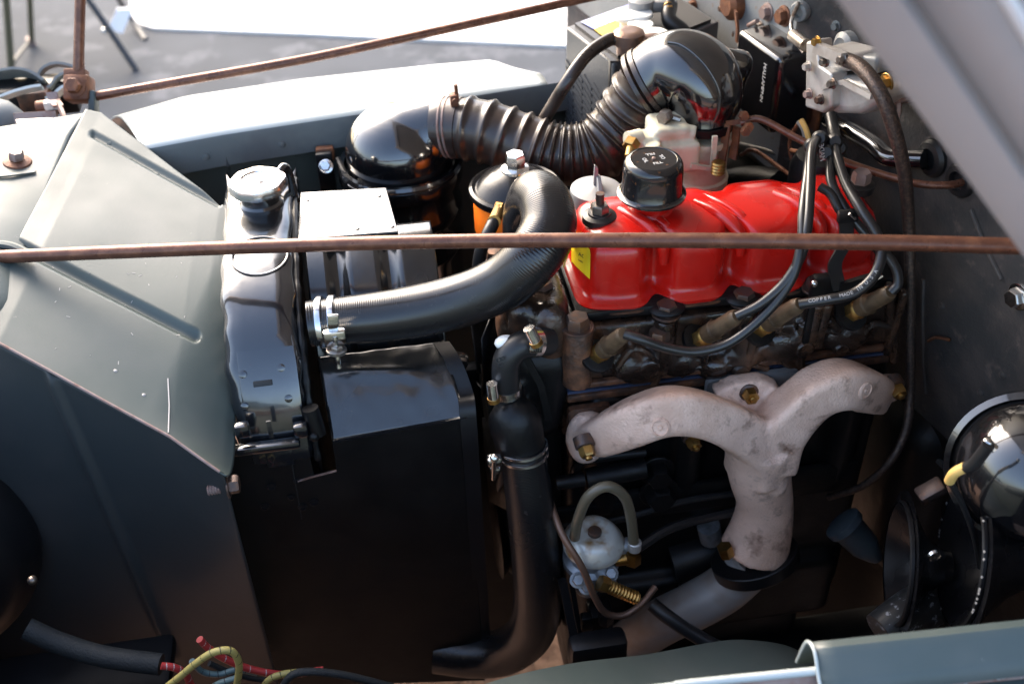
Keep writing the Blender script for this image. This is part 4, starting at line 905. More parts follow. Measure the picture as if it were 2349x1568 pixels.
# bypass hose
t = thing('bypass_hose', 'short black elbow hose between thermostat housing and water pump', 'hose', py(1160, 905, .88))
BH = [py(1258, 782, .90), py(1222, 785, .89), py(1185, 797, .885), py(1163, 825, .882), py(1160, 865, .882), py(1162, 905, .884)]
b = MB(); b.tube(BH, .0150, 20, 8); mk('hose', b, 'rubber', t); tbh = bvh(b)
p, n = on(tbh, 1153, 838, .0002); q = text_mesh('83 5', .014, p, V((.25, 0, -1)), V((1, 0, .2)), .0001); mk('print', q, 'sleeve', t)
for (c, axv, nm) in ((BH[1], BH[1] - BH[0], 1), (BH[5] + ZUP * .008, ZUP, 2)):
    lab = 'worm drive clamp on the upper end of the small elbow hose' if nm == 1 else 'worm drive clamp on the lower end of the small elbow hose'
    tc_ = thing('hose_clamp', lab, 'clamp', c - ZUP * .015)
    b = MB(); b.lathe([(.0152, -.005), (.0165, -.005), (.0165, .005), (.0152, .005)], c, axv, 28, (False, False)); mk('band', b, 'chrome', tc_)
    if nm == 1:
        pA, pB = py(1213, 752, .868), py(1228, 782, .866)
        b = MB(); b.box(py(1230, 796, .868), (.014, .003, .014), Matrix.Rotation(.15, 3, 'Y'), .001); mk('tail', b, 'chrome', tc_)
        for k in range(3): b = MB(); b.box(py(1225 + k * 5, 798, .866), (.0012, .001, .009), None); mk('slot', b, 'ink', tc_)
    else: pA, pB = py(1128, 880, .868), py(1132, 912, .866)
    b = MB(); b.tube([pA, pB], .0062, 14, 2); mk('housing', b, 'chrome', tc_)
    b = MB(); b.lathe([(.0068, 0), (.0068, .005), (.005, .006)], pB, (pB - pA), 16); mk('screw_head', b, 'brass', tc_)
b = MB(); b.ball(py(1160, 785, .89), .011, (1.1, .8, .7)); one('plastic_tag', b, 'capwhite', 'small white plastic blob beside the elbow hose', 'tag')

# ================================================================== MANIFOLD
t = thing('exhaust_manifold', 'pinkish weathered cast exhaust manifold with two curved arms', 'manifold', (.39, .86, .68))
b = MB()
b.tube([py(1345, 1005, .888), py(1385, 995, .868), py(1450, 968, .848), py(1530, 942, .838), py(1610, 950, .836), py(1690, 985, .84), py(1740, 1020, .845), py(1748, 1060, .85)], [.016, .022, .0250, .0250, .0245, .026, .031, .036], 32, 6, sq=6)
b.tube([py(2012, 905, .89), py(1985, 892, .868), py(1935, 880, .85), py(1880, 895, .845), py(1830, 935, .843), py(1785, 985, .845), py(1755, 1035, .848)], [.020, .024, .0250, .0245, .025, .029, .036], 32, 6, sq=6)
b.tube([py(1745, 1005, .848), py(1742, 1080, .85), py(1754, 1150, .852), py(1746, 1212, .848), py(1730, 1262, .842)], [.042, .037, .034, .038, .043], 24, 6)
b.prism([py(1640, 905, .872), py(1690, 880, .876), py(1745, 872, .876), py(1790, 890, .872), py(1800, 960, .862), py(1740, 1010, .855), py(1680, 985, .858)], (0, .02, 0))
b.ball(py(1343, 1000, .893), .030, (.8, .5, 1.3)); b.ball(py(1345, 1028, .89), .020, (1, .8, 1)); b.ball(py(1352, 968, .895), .016)
b.ball(py(1980, 912, .846), .018, (1, .5, 1.2)); b.ball(py(2035, 890, .895), .018); b.ball(py(1782, 1110, .822), .014, (.9, .8, 1.6))
b.ball(py(1770, 1150, .826), .014, (1, .6, 1.6))
tm = bvh(b)
remesh(mk('casting', b, 'mani', t), .0030, 5)
tmx = tm
for (x, y, ax) in ((1343, 1024, V((.1, -.85, -.45))), (1718, 902, V((0, -.95, .15))), (1588, 1005, V((.1, -.9, -.3))), (2055, 888, V((.1, -.9, -.2)))):
    p = py(x, y, .850 if x < 1500 else .872)
    bb = MB(); bb.lathe([(.0115, -.012), (.0115, 0), (.010, .001)], p, ax, 20); mk('stud_washer', bb, 'boltdark', t)
    bb = MB(); bb.hex(p, ax, .0092, .012); bb.lathe([(.0042, .010), (.0042, .015), (.003, .016)], p, ax, 12); mk('brass_nut', bb, 'brass', t)
for (x, y) in ((1515, 980), (1985, 895)):
    p, n = on(tm, x, y, -.001); bb = MB(); bb.lathe([(.0105, 0), (.0105, .0018), (.0085, .003), (.0080, .0018), (.003, .0018), (.002, .003)], p, n, 24); mk('foundry_mark', bb, 'mani', t)
b = MB(); b.box(py(1722, 895, .898), (.11, .004, .05), None, .006); mk('port_gasket', b, 'alu_cap', t)
b = MB(); b.box(py(1350, 985, .898), (.05, .004, .075), None, .006); mk('port_gasket', b, 'iron_rust', t)
fa = V((.30, -.25, -1)).normalized(); fo = py(1730, 1276, .840)
b = MB(); xx, yy, zz = frame(fa); sh = []
rings = []
for h in (-.004, .014):
    rings.append([fo + fa * h + V((1, -.1, .33)).normalized() * (.055 * math.cos(a)) + V((1, -.1, .33)).normalized().cross(fa) * (.046 * math.sin(a)) for a in [2 * math.pi * k / 32 for k in range(32)]])
b.ring_loft(rings); bevel(mk('outlet_flange', b, 'satin', t), .0015)
p = py(1661, 1252, .83); b = MB(); b.hex(p, fa, .0095, .016); mk('flange_nut', b, 'brass', t)
b = MB(); p = py(1795, 1265, .835); b.hex(p, fa, .008, .01); mk('flange_nut', b, 'boltdark', t)
b = MB(); b.tube([fo + fa * .004, py(1715, 1300, .84), py(1660, 1350, .838), py(1590, 1390, .84), py(1510, 1430, .85), py(1400, 1500, .88)], .0305, 28, 8)
one('exhaust_pipe', b, 'pipe', 'grey bent exhaust pipe below the manifold outlet', 'pipe', sharp=60)

# ================================================================== SPARK PLUGS, LEADS
def lead_text(path, txt, s0, size, lift):
    out = MB(); L = 0; acc = [0]
    for a, c in zip(path, path[1:]): acc.append(acc[-1] + (c - a).length)
    s = s0
    for ch in txt:
        i = max(k for k in range(len(acc)) if acc[k] <= s); i = min(i, len(path) - 2)
        c = path[i].lerp(path[i + 1], (s - acc[i]) / max(1e-6, acc[i + 1] - acc[i])); T = (path[i + 1] - path[i]).normalized()
        tov = (CAM - c); tov = (tov - T * tov.dot(T)).normalized(); tov = (tov + ZUP * .6); tov = (tov - T * tov.dot(T)).normalized()
        if ch != ' ':
            q = text_mesh(ch, size, c + tov * lift, T, tov.cross(T), .0002); out.add(q.v, q.f)
        s += size * .72
    return out
plugs = [((1372, 812), (1398, 785), (1432, 766), 'first'), ((1606, 778), (1645, 752), (1692, 724), 'second'), ((1743, 752), (1785, 728), (1836, 697), 'third'), ((1955, 716), (1998, 692), (2044, 670), 'rearmost')]
for i, (a, m_, e, w) in enumerate(plugs):
    pa, pm, pe = py(*a, .895), py(*m_, .878), py(*e, .858); ax = (pe - pa).normalized()
    t = thing('spark_plug', '%s spark plug from the radiator, with an olive brown boot' % w, 'spark plug', pa, 'spark plugs along the cylinder head')
    b = MB(); b.lathe([(.020, -.006), (.020, -.001), (.016, .0)], pa, ax, 20); mk('well_ring', b, 'oily', t)
    b = MB(); b.hex(pa, ax, .0112, .012); b.lathe([(.0112, .010), (.0105, .014), (.009, .016)], pa, ax, 20); mk('hex', b, 'brass', t)
    L_ = (pe - pa).length
    b = MB(); b.lathe([(.0100, .014), (.0108, .017), (.0108, L_ * .45), (.0094, L_ * .5), (.0090, L_ * .9), (.008, L_ * .96), (.0068, L_)], pa, ax, 24); mk('boot', b, 'boot', t)
    b = MB(); b.lathe([(.0108, L_ * .40), (.0118, L_ * .43), (.0108, L_ * .47)], pa, ax, 24, (False, False)); mk('boot_ring', b, 'boot', t)
def lead(pts, r, label, txt=None):
    t = thing('ignition_lead', label, 'ignition lead', pts[0], 'ignition leads')
    b = MB(); b.tube(pts, r, 14, 10); mk('lead', b, 'wire', t); return t, b.path
E1 = [py(1432, 766, .858), py(1470, 778, .85), py(1530, 798, .848), py(1600, 806, .846), py(1680, 782, .845), py(1760, 715, .85), py(1815, 640, .86), py(1838, 560, .875), py(1842, 490, .90), py(1850, 420, .935), py(1862, 340, .985), py(1880, 310, 1.02)]
lead(E1, .0053, 'ignition lead looping below the others from the first spark plug')
E2 = [py(1690, 725, .858), py(1745, 697, .855), py(1800, 648, .86), py(1838, 585, .87), py(1852, 520, .885), py(1858, 440, .92), py(1864, 340, .975), py(1885, 312, 1.02)]
lead(E2, .0053, 'ignition lead rising over the red cover from the second spark plug')
E3 = [py(1834, 698, .858), py(1900, 687, .848), py(1960, 672, .845), py(2005, 632, .85), py(2022, 580, .862), py(2010, 535, .875), py(1975, 480, .90), py(1940, 420, .94), py(1918, 350, .985), py(1915, 320, 1.02)]
t, pth = lead(E3, .0056, 'ignition lead with white lettering from the third spark plug')
q = lead_text(pth, 'COPPER  MADE IN U.S.A', .012, .0052, .0057); mk('lettering', q, 'white', t)
E4 = [py(2044, 670, .858), py(2060, 650, .86), py(2055, 615, .87), py(2030, 580, .885), py(1985, 535, .90), py(1940, 480, .92), py(1908, 420, .95), py(1906, 370, .98), py(1912, 320, 1.02)]
lead(E4, .0052, 'ignition lead running behind the lettered one to the rearmost spark plug')
E5 = [py(1880, 428, .945), py(1905, 445, .935), py(1925, 480, .92), py(1942, 498, .915)]
b = MB(); b.tube(E5, .0050, 12, 6); one('vacuum_line', b, 'wire', 'short grey line ending at the black lead clip', 'line')
t = thing('lead_clip', 'black folded lead retaining clip standing over the red cover', 'clip', py(1945, 660, .88))
b = MB(); b.strap(catmull([py(1936, 488, .908), py(1942, 530, .90), py(1935, 565, .895), py(1915, 605, .89), py(1920, 640, .885), py(1925, 665, .882)], 4), .015, .003, XR); mk('strap', b, 'satin', t)
b = MB(); b.box(py(1945, 495, .905), (.022, .008, .014), None, .002); mk('jaw', b, 'satin', t)
b = MB(); b.strap([py(1925, 665, .882), py(1960, 655, .88), py(2010, 640, .88)], .018, .006, ZUP); b.box(py(1890, 655, .89), (.03, .012, .03), None, .004); mk('foot', b, 'oily', t)
b = MB(); b.tube([py(1948, 490, .898), py(1962, 502, .898)], .0016, 8, 2); mk('cotter_pin', b, 'chrome', t)
b = MB(); b.tube([py(1985, 655, .868), py(2024, 632, .87)], .002, 8, 2); mk('cotter_pin', b, 'chrome', t)
b = MB(); b.ball(py(1868, 650, .88), .004); mk('rivet', b, 'chrome', t)
# distributor and loom behind the cover
dc = pf(1890, 330, .07); t = thing('distributor', 'dark distributor cluster behind the red cover', 'distributor', dc - ZUP * .1)
b = MB(); b.lathe([(.03, -.09), (.03, -.03), (.036, -.028), (.036, .0), (.03, .015), (.014, .02)], dc - ZUP * .03, ZUP, 28); mk('cap', b, 'satin', t)
for k, (x, y) in enumerate(((1862, 335), (1880, 318), (1915, 325), (1925, 340), (1895, 350))):
    b = MB(); p = py(x, y, 1.0 if k < 4 else .99); b.lathe([(.009, -.03), (.009, 0), (.006, .004)], p, (dc - p) * -1, 14); mk('tower', b, 'rubber', t)
q = text_mesh('MADE', .008, py(1885, 350, .985), V((-.25, 0, 1)), V((1, 0, .3)), .0002); mk('lettering', q, 'white', t)
t2 = thing('wire_loom', 'tangle of thin coloured wires below the alloy motor', 'wiring', pf(1850, 350, .03))
for (P, r, m_) in (([(1838, 275), (1850, 300), (1858, 330)], .0035, 'wpale'), ([(1832, 280), (1845, 300), (1850, 340)], .0035, 'alu_cap'), ([(1830, 285), (1812, 320), (1815, 360), (1830, 400)], .0025, 'rust'), ([(1845, 370), (1838, 420)], .003, 'wred'), ([(1700, 355), (1730, 345), (1790, 385), (1850, 430)], .003, 'rod'), ([(1815, 345), (1850, 352)], .003, 'rust'), ([(1840, 420), (1845, 380), (1865, 350)], .0025, 'rust')):
    b = MB(); b.tube([pf(x, y, .07) for x, y in P], r, 8, 6); mk('wire', b, m_, t2)
b = MB(); b.tube([pf(1905, 265, .05), pf(1912, 300, .06), pf(1920, 335, .08)], .007, 12, 4); mk('lead', b, 'wire', t2)
b = MB(); b.tube([pf(1640, 440, .05), pf(1720, 430, .05), pf(1800, 440, .05)], .03, 14, 4); one('rear_casting', b, 'oily', 'dark casting behind the carburettor base', 'casting')

# ================================================================== FUEL PUMP
fp = py(1362, 1235, .83); t = thing('fuel_pump', 'alloy fuel pump with a stained pale domed top', 'fuel pump', fp - ZUP * .12)
fx = V((.05, -.08, 1)).normalized()
b = MB(); b.lathe([(.030, -.012), (.036, -.010), (.0365, -.004), (.034, .000), (.031, .004), (.027, .010), (.020, .013), (.012, .011), (.0, .010)], fp, fx, 40); mk('dome', b, 'pump_top', t)
b = MB(); b.lathe([(.008, .010), (.008, .015), (.004, .016)], fp, fx, 16); mk('dome_nut', b, 'boltdark', t)
b = MB(); b.lathe([(.030, -.010), (.028, -.03), (.034, -.034), (.034, -.042), (.024, -.05), (.020, -.075), (.014, -.10)], fp, fx, 32); b.tube([fp - fx * .02, fp - fx * .02 + V((.045, -.005, .002))], .011, 14, 2); b.tube([fp - fx * .02, fp - fx * .028 + V((.012, -.04, -.012))], .010, 14, 2)
mk('body', b, 'pump', t)
for (x, y) in ((1325, 1330), (1400, 1315), (1345, 1345)): bolt(t, py(x, y, .80), V((0, -.6, .8)), .007, .006, 'pump')
b = MB(); p = py(1452, 1278, .815); b.tube([p + V((-.02, .004, -.004)), p], .008, 12, 2); b.hex(p + V((0, 0, -.008)), ZUP, .010, .018); mk('elbow_fitting', b, 'brass', t)
b = MB(); b.lathe([(.008, 0), (.008, .012), (.007, .013)], py(1455, 1258, .815), ZUP, 14); mk('hose_ferrule', b, 'alu', t)
b = MB(); b.tube([py(1318, 1232, .82), py(1326, 1190, .815), py(1350, 1138, .81), py(1393, 1115, .81), py(1432, 1138, .812), py(1448, 1190, .815), py(1455, 1258, .815)], .0062, 14, 8); mk('vapour_hose', b, 'clearhose', t)
pa, pb = py(1375, 1335, .785), py(1462, 1372, .775); b = MB()
b.hex(pa, pb - pa, .010, .012); b.tube([pa.lerp(pb, .2), pb], .0075, 14, 60, rfun=lambda s: 1 + .14 * math.sin(s * 1500)); mk('spring_fitting', b, 'brass', t)
b = MB(); b.tube([py(1225, 1060, .89), py(1255, 1130, .86), py(1290, 1225, .815), py(1335, 1300, .79), py(1365, 1370, .78), py(1390, 1405, .78), py(1430, 1410, .78), py(1470, 1385, .785), py(1503, 1345, .80)], .0042, 12, 8)
one('fuel_line', b, 'copper_line', 'thin brown steel fuel line curling below the fuel pump', 'fuel line')
t = thing('engine_mount', 'black mount bracket under the fuel pump', 'bracket', py(1360, 1500, .80))
b = MB(); b.strap([py(1290, 1330, .81), py(1318, 1470, .78)], .010, .012, XR); b.strap([py(1318, 1470, .78), py(1408, 1452, .78)], .010, .012, ZUP); b.strap([py(1310, 1330, .83), py(1332, 1460, .80)], .006, .006, XR); mk('frame', b, 'satin', t)
b = MB(); b.box(py(1370, 1490, .77), (.07, .03, .05), None, .008); b.box(py(1375, 1420, .82), (.03, .03, .05), None, .004); mk('block', b, 'satin', t)
b = MB(); b.box(py(1345, 1425, .80), (.014, .012, .025), None, .002); b.hex(py(1388, 1425, .80), ZUP, .009, .016); mk('post', b, 'oily', t)
b = MB(); b.tube([py(1495, 1385, .80), py(1540, 1420, .78), py(1610, 1465, .76), py(1720, 1520, .73)], .009, 10, 4); mk('stay', b, 'rubber', t)
# frame rail and dark underparts
t = thing('frame_rail', 'dark chassis rail low in the engine bay', 'chassis rail', (.4, .8, .3))
b = MB(); b.box((.9, .90, .33), (1.4, .06, .12), None, .008); mk('rail', b, 'oily', t)
b = MB(); b.box((.40, 1.30, .36), (1.9, .06, .12), None, .008); mk('rail', b, 'oily', t)
b = MB(); b.box((.36, 1.02, .40), (.34, .24, .14), None, .02); one('oil_pan', b, 'oily', 'black oil pan under the engine block', 'oil pan')
b = MB(); b.box((.72, 1.02, .62), (.18, .26, .30), None, .05, 4); one('bell_housing', b, 'oily', 'dark bell housing behind the engine', 'housing')
t = thing('timing_cover', 'black timing cover and lower shield in the gap beside the shroud', 'cover', (.15, 1.0, .3))
b = MB(); b.box((.165, 1.03, .66), (.05, .19, .46), None, .012); mk('cover', b, 'oily', t)
b = MB(); b.box((.04, 1.10, .52), (.24, .02, .56), None, .004); mk('blackout', b, 'satin', t)  # dark sheet added to black out the bright ground in this gap
b = MB(); b.lathe([(.06, 0), (.066, .003), (.055, .012), (.066, .021), (.06, .024)], (.108, 1.02, .56), XR, 32); mk('crank_pulley', b, 'oily', t)
sm = py(1590, 1270, .92); t = thing('starter_motor', 'dark starter motor cylinder behind the exhaust pipe', 'starter motor', sm - ZUP * .05)
b = MB(); b.tube([py(1540, 1290, .92), py(1680, 1250, .92)], .040, 24, 2); mk('barrel', b, 'satin', t, 60)
b = MB(); b.lathe([(.041, 0), (.041, .01)], py(1600, 1275, .92), py(1680, 1250, .92) - py(1540, 1290, .92), 24, (False, False)); mk('band', b, 'oily', t)
b = MB(); b.tube([py(1625, 1205, .90), py(1632, 1235, .90)], .015, 14, 2); mk('terminal', b, 'pump', t)
b = MB(); p = py(1968, 1235, .80); b.lathe([(.020, -.03), (.024, -.028), (.024, -.02), (.020, -.015), (.018, .012), (.010, .03), (.006, .036)], p, V((.6, -.5, -.6)), 24)
one('sender_unit', b, mat('blue_grey_sender', (.022, .032, .04), .45, bump=.1), 'small blue grey sender bulb right of the manifold outlet', 'sender')
# ================================================================== HORNS
def horn(name, label, c, ax, R, dm, length):
    t = thing(name, label, 'horn', c - ZUP * R, None); ax = V(ax).normalized()
    b = MB(); pr = [(R, 0), (R * 1.015, .002), (R * .99, .004)]
    for k in range(9):
        u = k / 8; pr.append((R * (1 - u) ** 2.2 * .93 + .018, .004 + length * u))
    b.lathe(pr, c, ax, 48, (False, True)); 
    b.lathe([(R * .985, 0), (R * .8, .012), (R * .45, .03), (R * .2, .055), (.01, .06)], c, ax, 48, (False, True)); mk('bell', b, 'hornblack', t, 50)
    b = MB(); b.lathe([(R * .99, -.0015), (R * 1.02, .0), (R * 1.02, .003), (R * .99, .0045)], c, ax, 48, (False, False)); mk('rim', b, 'satin', t)
    return t
hA = py(2058, 1290, .70); horn('trumpet_horn', 'small black horn bell seen edge on at the lower right', hA, V((.93, -.30, .0)), .066, 0, .05)
hB = py(2200, 1272, .655); tB = horn('trumpet_horn', 'large black horn bell with chipped rim and glossy round housing', hB, V((.94, -.30, -.05)), .073, 0, .10)
dc_ = py(2362, 1085, .66); dax = V((-.55, -.72, .42)).normalized()
b = MB(); b.lathe([(.074, -.03), (.078, -.022), (.078, -.014), (.071, -.010), (.068, .0), (.060, .024), (.044, .042), (.024, .052), (.0, .055)], dc_, dax, 56); mk('diaphragm_housing', b, 'gloss', tB, 40)
b = MB(); b.lathe([(.076, -.016), (.0790, -.013), (.0790, -.008), (.073, -.004)], dc_, dax, 56, (False, False)); mk('housing_ring', b, 'gloss', tB, 40)
b = MB(); b.tube([hB + V((.09, -.03, .01)), py(2330, 1300, .66), py(2420, 1260, .66)], [.022, .020, .022], 20, 5); mk('throat', b, 'gloss', tB)
b = MB(); p = py(2265, 1015, .615); b.tube([p, py(2283, 1030, .61)], .004, 8, 2); b.ball(p, .005); mk('terminal', b, 'chrome', tB)
b = MB(); b.tube([py(2268, 1020, .61), py(2235, 1062, .615), py(2216, 1072, .62)], .0055, 10, 5); mk('terminal_lead', b, 'rubber', tB)
b = MB(); b.tube([py(2216, 1070, .62), py(2190, 1084, .625), py(2178, 1102, .632)], .0048, 12, 5); b2 = mk('wire_sleeve', b, 'wpale', tB)
b = MB(); b.tube([py(2178, 1102, .632), py(2205, 1150, .64), py(2235, 1230, .645), py(2248, 1300, .65)], .003, 8, 5); mk('wire', b, 'rubber', tB)
b = MB(); b.lathe([(.007, 0), (.006, .003), (.003, .004)], py(2142, 1272, .655), V((0, -1, .1)), 16); mk('terminal', b, 'chrome', tB)
b = MB()
for k in range(40):
    a = random.uniform(-.9, 1.6); x_, y_, z_ = frame(V((.94, -.30, -.05))); p = hB + (x_ * math.cos(a * 2) + y_ * math.sin(a * 2)) * .0743
    b.box(p, (.0012, .0022, .0022), None)
setp(mk('rim_chip', b, 'chip', tB), kind='stuff')
b = MB(); b.tube([py(2020, 1450, .66), py(2070, 1415, .67), py(2150, 1370, .69)], [.022, .024, .028], 20, 5); one('steering_tube', b, mat('scuffed_black_tube', (.02, .021, .022), .35, speck=((.22, .23, .25), 120, .58), bump=.1), 'scuffed black tube below the horns', 'tube')
b = MB(); b.box(py(2135, 1125, .74), (.03, .02, .012), Matrix.Rotation(-.6, 3, 'Y'), .003); one('bracket_tab', b, 'boltdark', 'small ribbed tab beside the horn housing', 'bracket')

# ================================================================== BATTERY
bt = pz(1300, 60, 1.10)
def bq(x, y, Z): return pz(x, y, Z)
c1, c2, c3 = pz(1298, 62, 1.128), pz(1395, 138, 1.128), pz(1500, 60, 1.128)
t = thing('battery', 'grey battery case with pale plugs and ochre label beyond the engine', 'battery', c1 - ZUP * .22)
e1 = c2 - c1; e1.z = 0; e2 = V((e1.y, -e1.x, 0)).normalized() * -.16
e1n = e1.normalized(); e2 = V((.17, .10, 0)); 
top = [c1, c1 + e1 * 1.12, c1 + e1 * 1.12 + e2, c1 + e2]
b = MB(); b.prism(top, (0, 0, -.20)); tbt_case = b; bevel(mk('case', b, 'batt', t), .003)
tcs = bvh(b)
# moulded herringbone ribs on the near-left face
b = MB(); nrm = V((e1.y, -e1.x, 0)).normalized(); nrm = nrm if nrm.dot(CAM - c1) > 0 else -nrm
for cidx in range(5):
    for r_ in range(15):
        o = c1 + e1 * (1.12 * (cidx + .1) / 5) + ZUP * (-.045 - r_ * .0098); sgn = 1
        b.prism([o + nrm * .0003, o + e1 * (1.12 / 5 * .86) - ZUP * .010 + nrm * .0003, o + e1 * (1.12 / 5 * .86) - ZUP * .0145 + nrm * .0003, o - ZUP * .0045 + nrm * .0003], nrm * .0016)
setp(mk('moulded_ribs', b, 'batt', t), kind='stuff')
b = MB(); ins = [c1 + e1 * .06 + e2 * .06, c1 + e1 * 1.06 + e2 * .06, c1 + e1 * 1.06 + e2 * .94, c1 + e1 * .06 + e2 * .94]; b.prism([p + ZUP * .0005 for p in ins], (0, 0, .004)); mk('lid', b, 'battdark', t)
def tp(u, v, z=.0055): return c1 + e1 * u + e2 * v + ZUP * z
b = MB(); b.prism([tp(.10, .10), tp(.36, .12), tp(.34, .60), tp(.10, .55)], (0, 0, .0006)); mk('label', b, 'bluelabel', t)
b = MB(); b.prism([tp(.37, .12), tp(.80, .12), tp(.70, .50), tp(.36, .50)], (0, 0, .0006)); mk('label', b, 'yellabel', t)
for (x, y, zz) in ((1440, 38, .02), (1470, 58, .018), (1503, 78, .018), (1468, 33, .022)):
    p = pz(x, y, 1.128 + zz); b = MB(); b.lathe([(.010, -.02), (.010, -.004), (.0175, -.003), (.0175, .001), (.016, .0025), (.006, .003)], p, ZUP, 24); mk('vent_plug', b, 'capwhite', t)
b = MB(); b.prism([pz(1385, 122, 1.13), pz(1520, 120, 1.13), pz(1480, 142, 1.13), pz(1400, 140, 1.13)], (0, 0, -.07)); mk('hold_down', b, 'battdark', t)
tr = pz(1442, 92, 1.148)
t = thing('battery_terminal', 'corroded brown lead terminal clamp with cable on the battery', 'terminal', tr - ZUP * .02)
b = MB(); b.lathe([(.015, -.016), (.015, -.006), (.020, -.004), (.020, .010), (.016, .013), (.008, .013)], tr, ZUP, 24); b.box(tr + V((.026, -.004, -.002)), (.025, .016, .016), None, .003); mk('clamp', b, 'lead', t)
bolt(t, tr + V((.028, -.012, -.004)), NEAR, .007, .010, 'brass')
b = MB(); b.tube([tr + V((-.012, 0, .002)), pd(1395, 93, (tr - CAM).dot(FW) - .005), pd(1345, 128, 1.36), pd(1300, 190, 1.36), pd(1272, 235, 1.38), pd(1245, 280, 1.40)], .0085, 14, 8); mk('cable', b, 'duct', t)
tr2 = pz(1470, 16, 1.152)
t = thing('battery_terminal', 'grey far terminal clamp with cable sweeping right over the battery', 'terminal', tr2 - ZUP * .02)
b = MB(); b.lathe([(.014, -.016), (.017, -.004), (.017, .010), (.008, .013)], tr2, ZUP, 24); b.box(tr2 + V((.03, 0, 0)), (.035, .018, .015), None, .003); mk('clamp', b, 'alu_cap', t)
bolt(t, tr2 + V((.035, -.01, 0)), NEAR, .006, .008, 'brass')
b = MB(); b.tube([tr2 + V((.04, 0, 0)), pd(1535, 45, 1.45), pd(1568, 75, 1.45), pd(1582, 110, 1.46), pd(1580, 150, 1.48)], .0105, 14, 8); mk('cable', b, 'rubber', t)
b = MB(); b.tube([pf(1590, 95, .03), pf(1650, 130, .03), pf(1660, 118, .03)], .006, 8, 3); one('hold_down_rod', b, 'boltdark', 'dark hold down rod behind the intake elbow', 'rod')

# ================================================================== REGULATOR BOX + WIPER MOTOR
rc = [pf(1736, 112, .085), pf(1712, 240, .085)]
t = thing('regulator_box', 'black rounded regulator box with white lettering on the firewall', 'regulator', pf(1770, 270, .03))
wx = WT; bxc = pf(1778, 178, .045)
Rw = Matrix((WT, -WN, ZUP)).transposed()
b = MB(); b.box(bxc, (.10, .065, .105), Rw, .008, 3); mk('case', b, 'gloss', t); trg = bvh(b)
b = MB(); b.box(bxc - WN * .034, (.118, .006, .115), Rw, .002); mk('base_plate', b, 'rust', t)
p, n = on(trg, 1751, 190, .0004); q = text_mesh('MALLAMPNN', .0088, p, V((.02, 0, -1)), n.cross(V((0, 0, -1))), .0002); mk('lettering', q, 'white', t)
for (x, y) in ((1838, 150), (1836, 200), (1830, 235), (1828, 262)): p, n = wo(x, y, .02); b = MB(); b.hex(p, n, .006, .012); mk('terminal_screw', b, 'rust', t)
t = thing('wiper_motor', 'pale cast alloy wiper motor on the upper firewall', 'motor', pf(1920, 250, .05))
def mo(x, y, o=.06): return pf(x, y, o)
b = MB(); b.prism([mo(1848, 96, .10), mo(1872, 92, .10), mo(1878, 150, .10), mo(1908, 170, .10), mo(1906, 246, .10), mo(1886, 260, .10), mo(1846, 246, .10)], -WN * .022); bevel(mk('end_plate', b, 'alu', t), .003, 3)
b = MB(); b.prism([mo(1886, 165, .088), mo(1990, 190, .088), mo(2022, 215, .088), mo(2005, 245, .088), mo(1965, 265, .088), mo(1900, 262, .088)], -WN * .06); bevel(mk('body', b, 'alu', t), .010, 4)
b = MB(); b.prism([mo(1872, 110, .09), mo(1940, 128, .09), mo(1945, 165, .09), mo(1885, 165, .09)], -WN * .05); bevel(mk('gear_case', b, 'alu', t), .005, 3)
b = MB(); b.strap([mo(1872, 108, .105), mo(1935, 134, .105)], .012, .008, ZUP); mk('link_bar', b, 'alu', t)
b = MB(); b.strap([mo(1888, 200, .10), mo(1935, 188, .10), mo(2000, 222, .10)], .006, .004, ZUP); mk('retainer', b, 'alu', t)
for (x, y, m_) in ((1935, 136, 'nut'), (1912, 192, 'nut'), (1877, 95, 'brass'), (1895, 142, 'nut'), (1856, 152, 'alu'), (1858, 215, 'bracket'), (1884, 228, 'boltdark')):
    bolt(t, mo(x, y, .104), WN, .0045, .006, m_)
b = MB(); b.prism([mo(1945, 125, .07), mo(2010, 130, .07), mo(2012, 170, .07), mo(1960, 165, .07)], -WN * .04); bevel(mk('rear_case', b, 'wall', t), .004)
b = MB(); b.lathe([(.018, 0), (.018, .01), (.012, .014), (.008, .012)], mo(1950, 106, .03), WN, 24); mk('mount_ear', b, 'wall', t)
b = MB(); b.prism([mo(2000, 165, .06), mo(2045, 190, .06), mo(2062, 235, .06), mo(2030, 250, .06), mo(2010, 215, .06)], -WN * .05); bevel(mk('side_case', b, 'bracket', t), .006, 3)
b = MB()
for k in range(4): b.lathe([(.012, 0), (.014, .003), (.012, .006)], mo(2052, 235 + k * 5, .05), WN, 18)
mk('spring_boot', b, 'bracket', t)
bolt(t, mo(2035, 190, .07), WN, .008, .01, 'brass')
b = MB(); b.tube([mo(1820, 82, .06), mo(1850, 105, .07)], .008, 12, 2); mk('shaft', b, 'nut', t)
b = MB(); b.tube([mo(1928, 132, .095), mo(1975, 155, .10), mo(2020, 215, .10), mo(2052, 300, .09), mo(2075, 400, .075), mo(2085, 520, .06), mo(2088, 650, .055), mo(2088, 800, .05), mo(2088, 900, .05), mo(2078, 985, .06), mo(2040, 1060, .08), mo(1975, 1115, .10), mo(1900, 1140, .12)], [.0082, .0082, .0080, .0078, .0074, .0068, .0060, .0056, .0054, .0052, .0048, .0046, .0044], 14, 10)
one('speedometer_cable', b, 'braid', 'brown braided cable dropping from the wiper motor past the engine', 'cable')
b = MB(); b.tube([pd(1700, 282, 1.29), pd(1745, 274, 1.28), pd(1830, 318, 1.26), pd(1930, 368, 1.235), pd(2040, 405, 1.21), pd(2110, 422, 1.19), pd(2180, 424, 1.18), pd(2212, 416, 1.185)], .0043, 12, 8)
one('throttle_rod', b, 'rod', 'thin brown throttle rod from the carburettor to the firewall', 'rod')
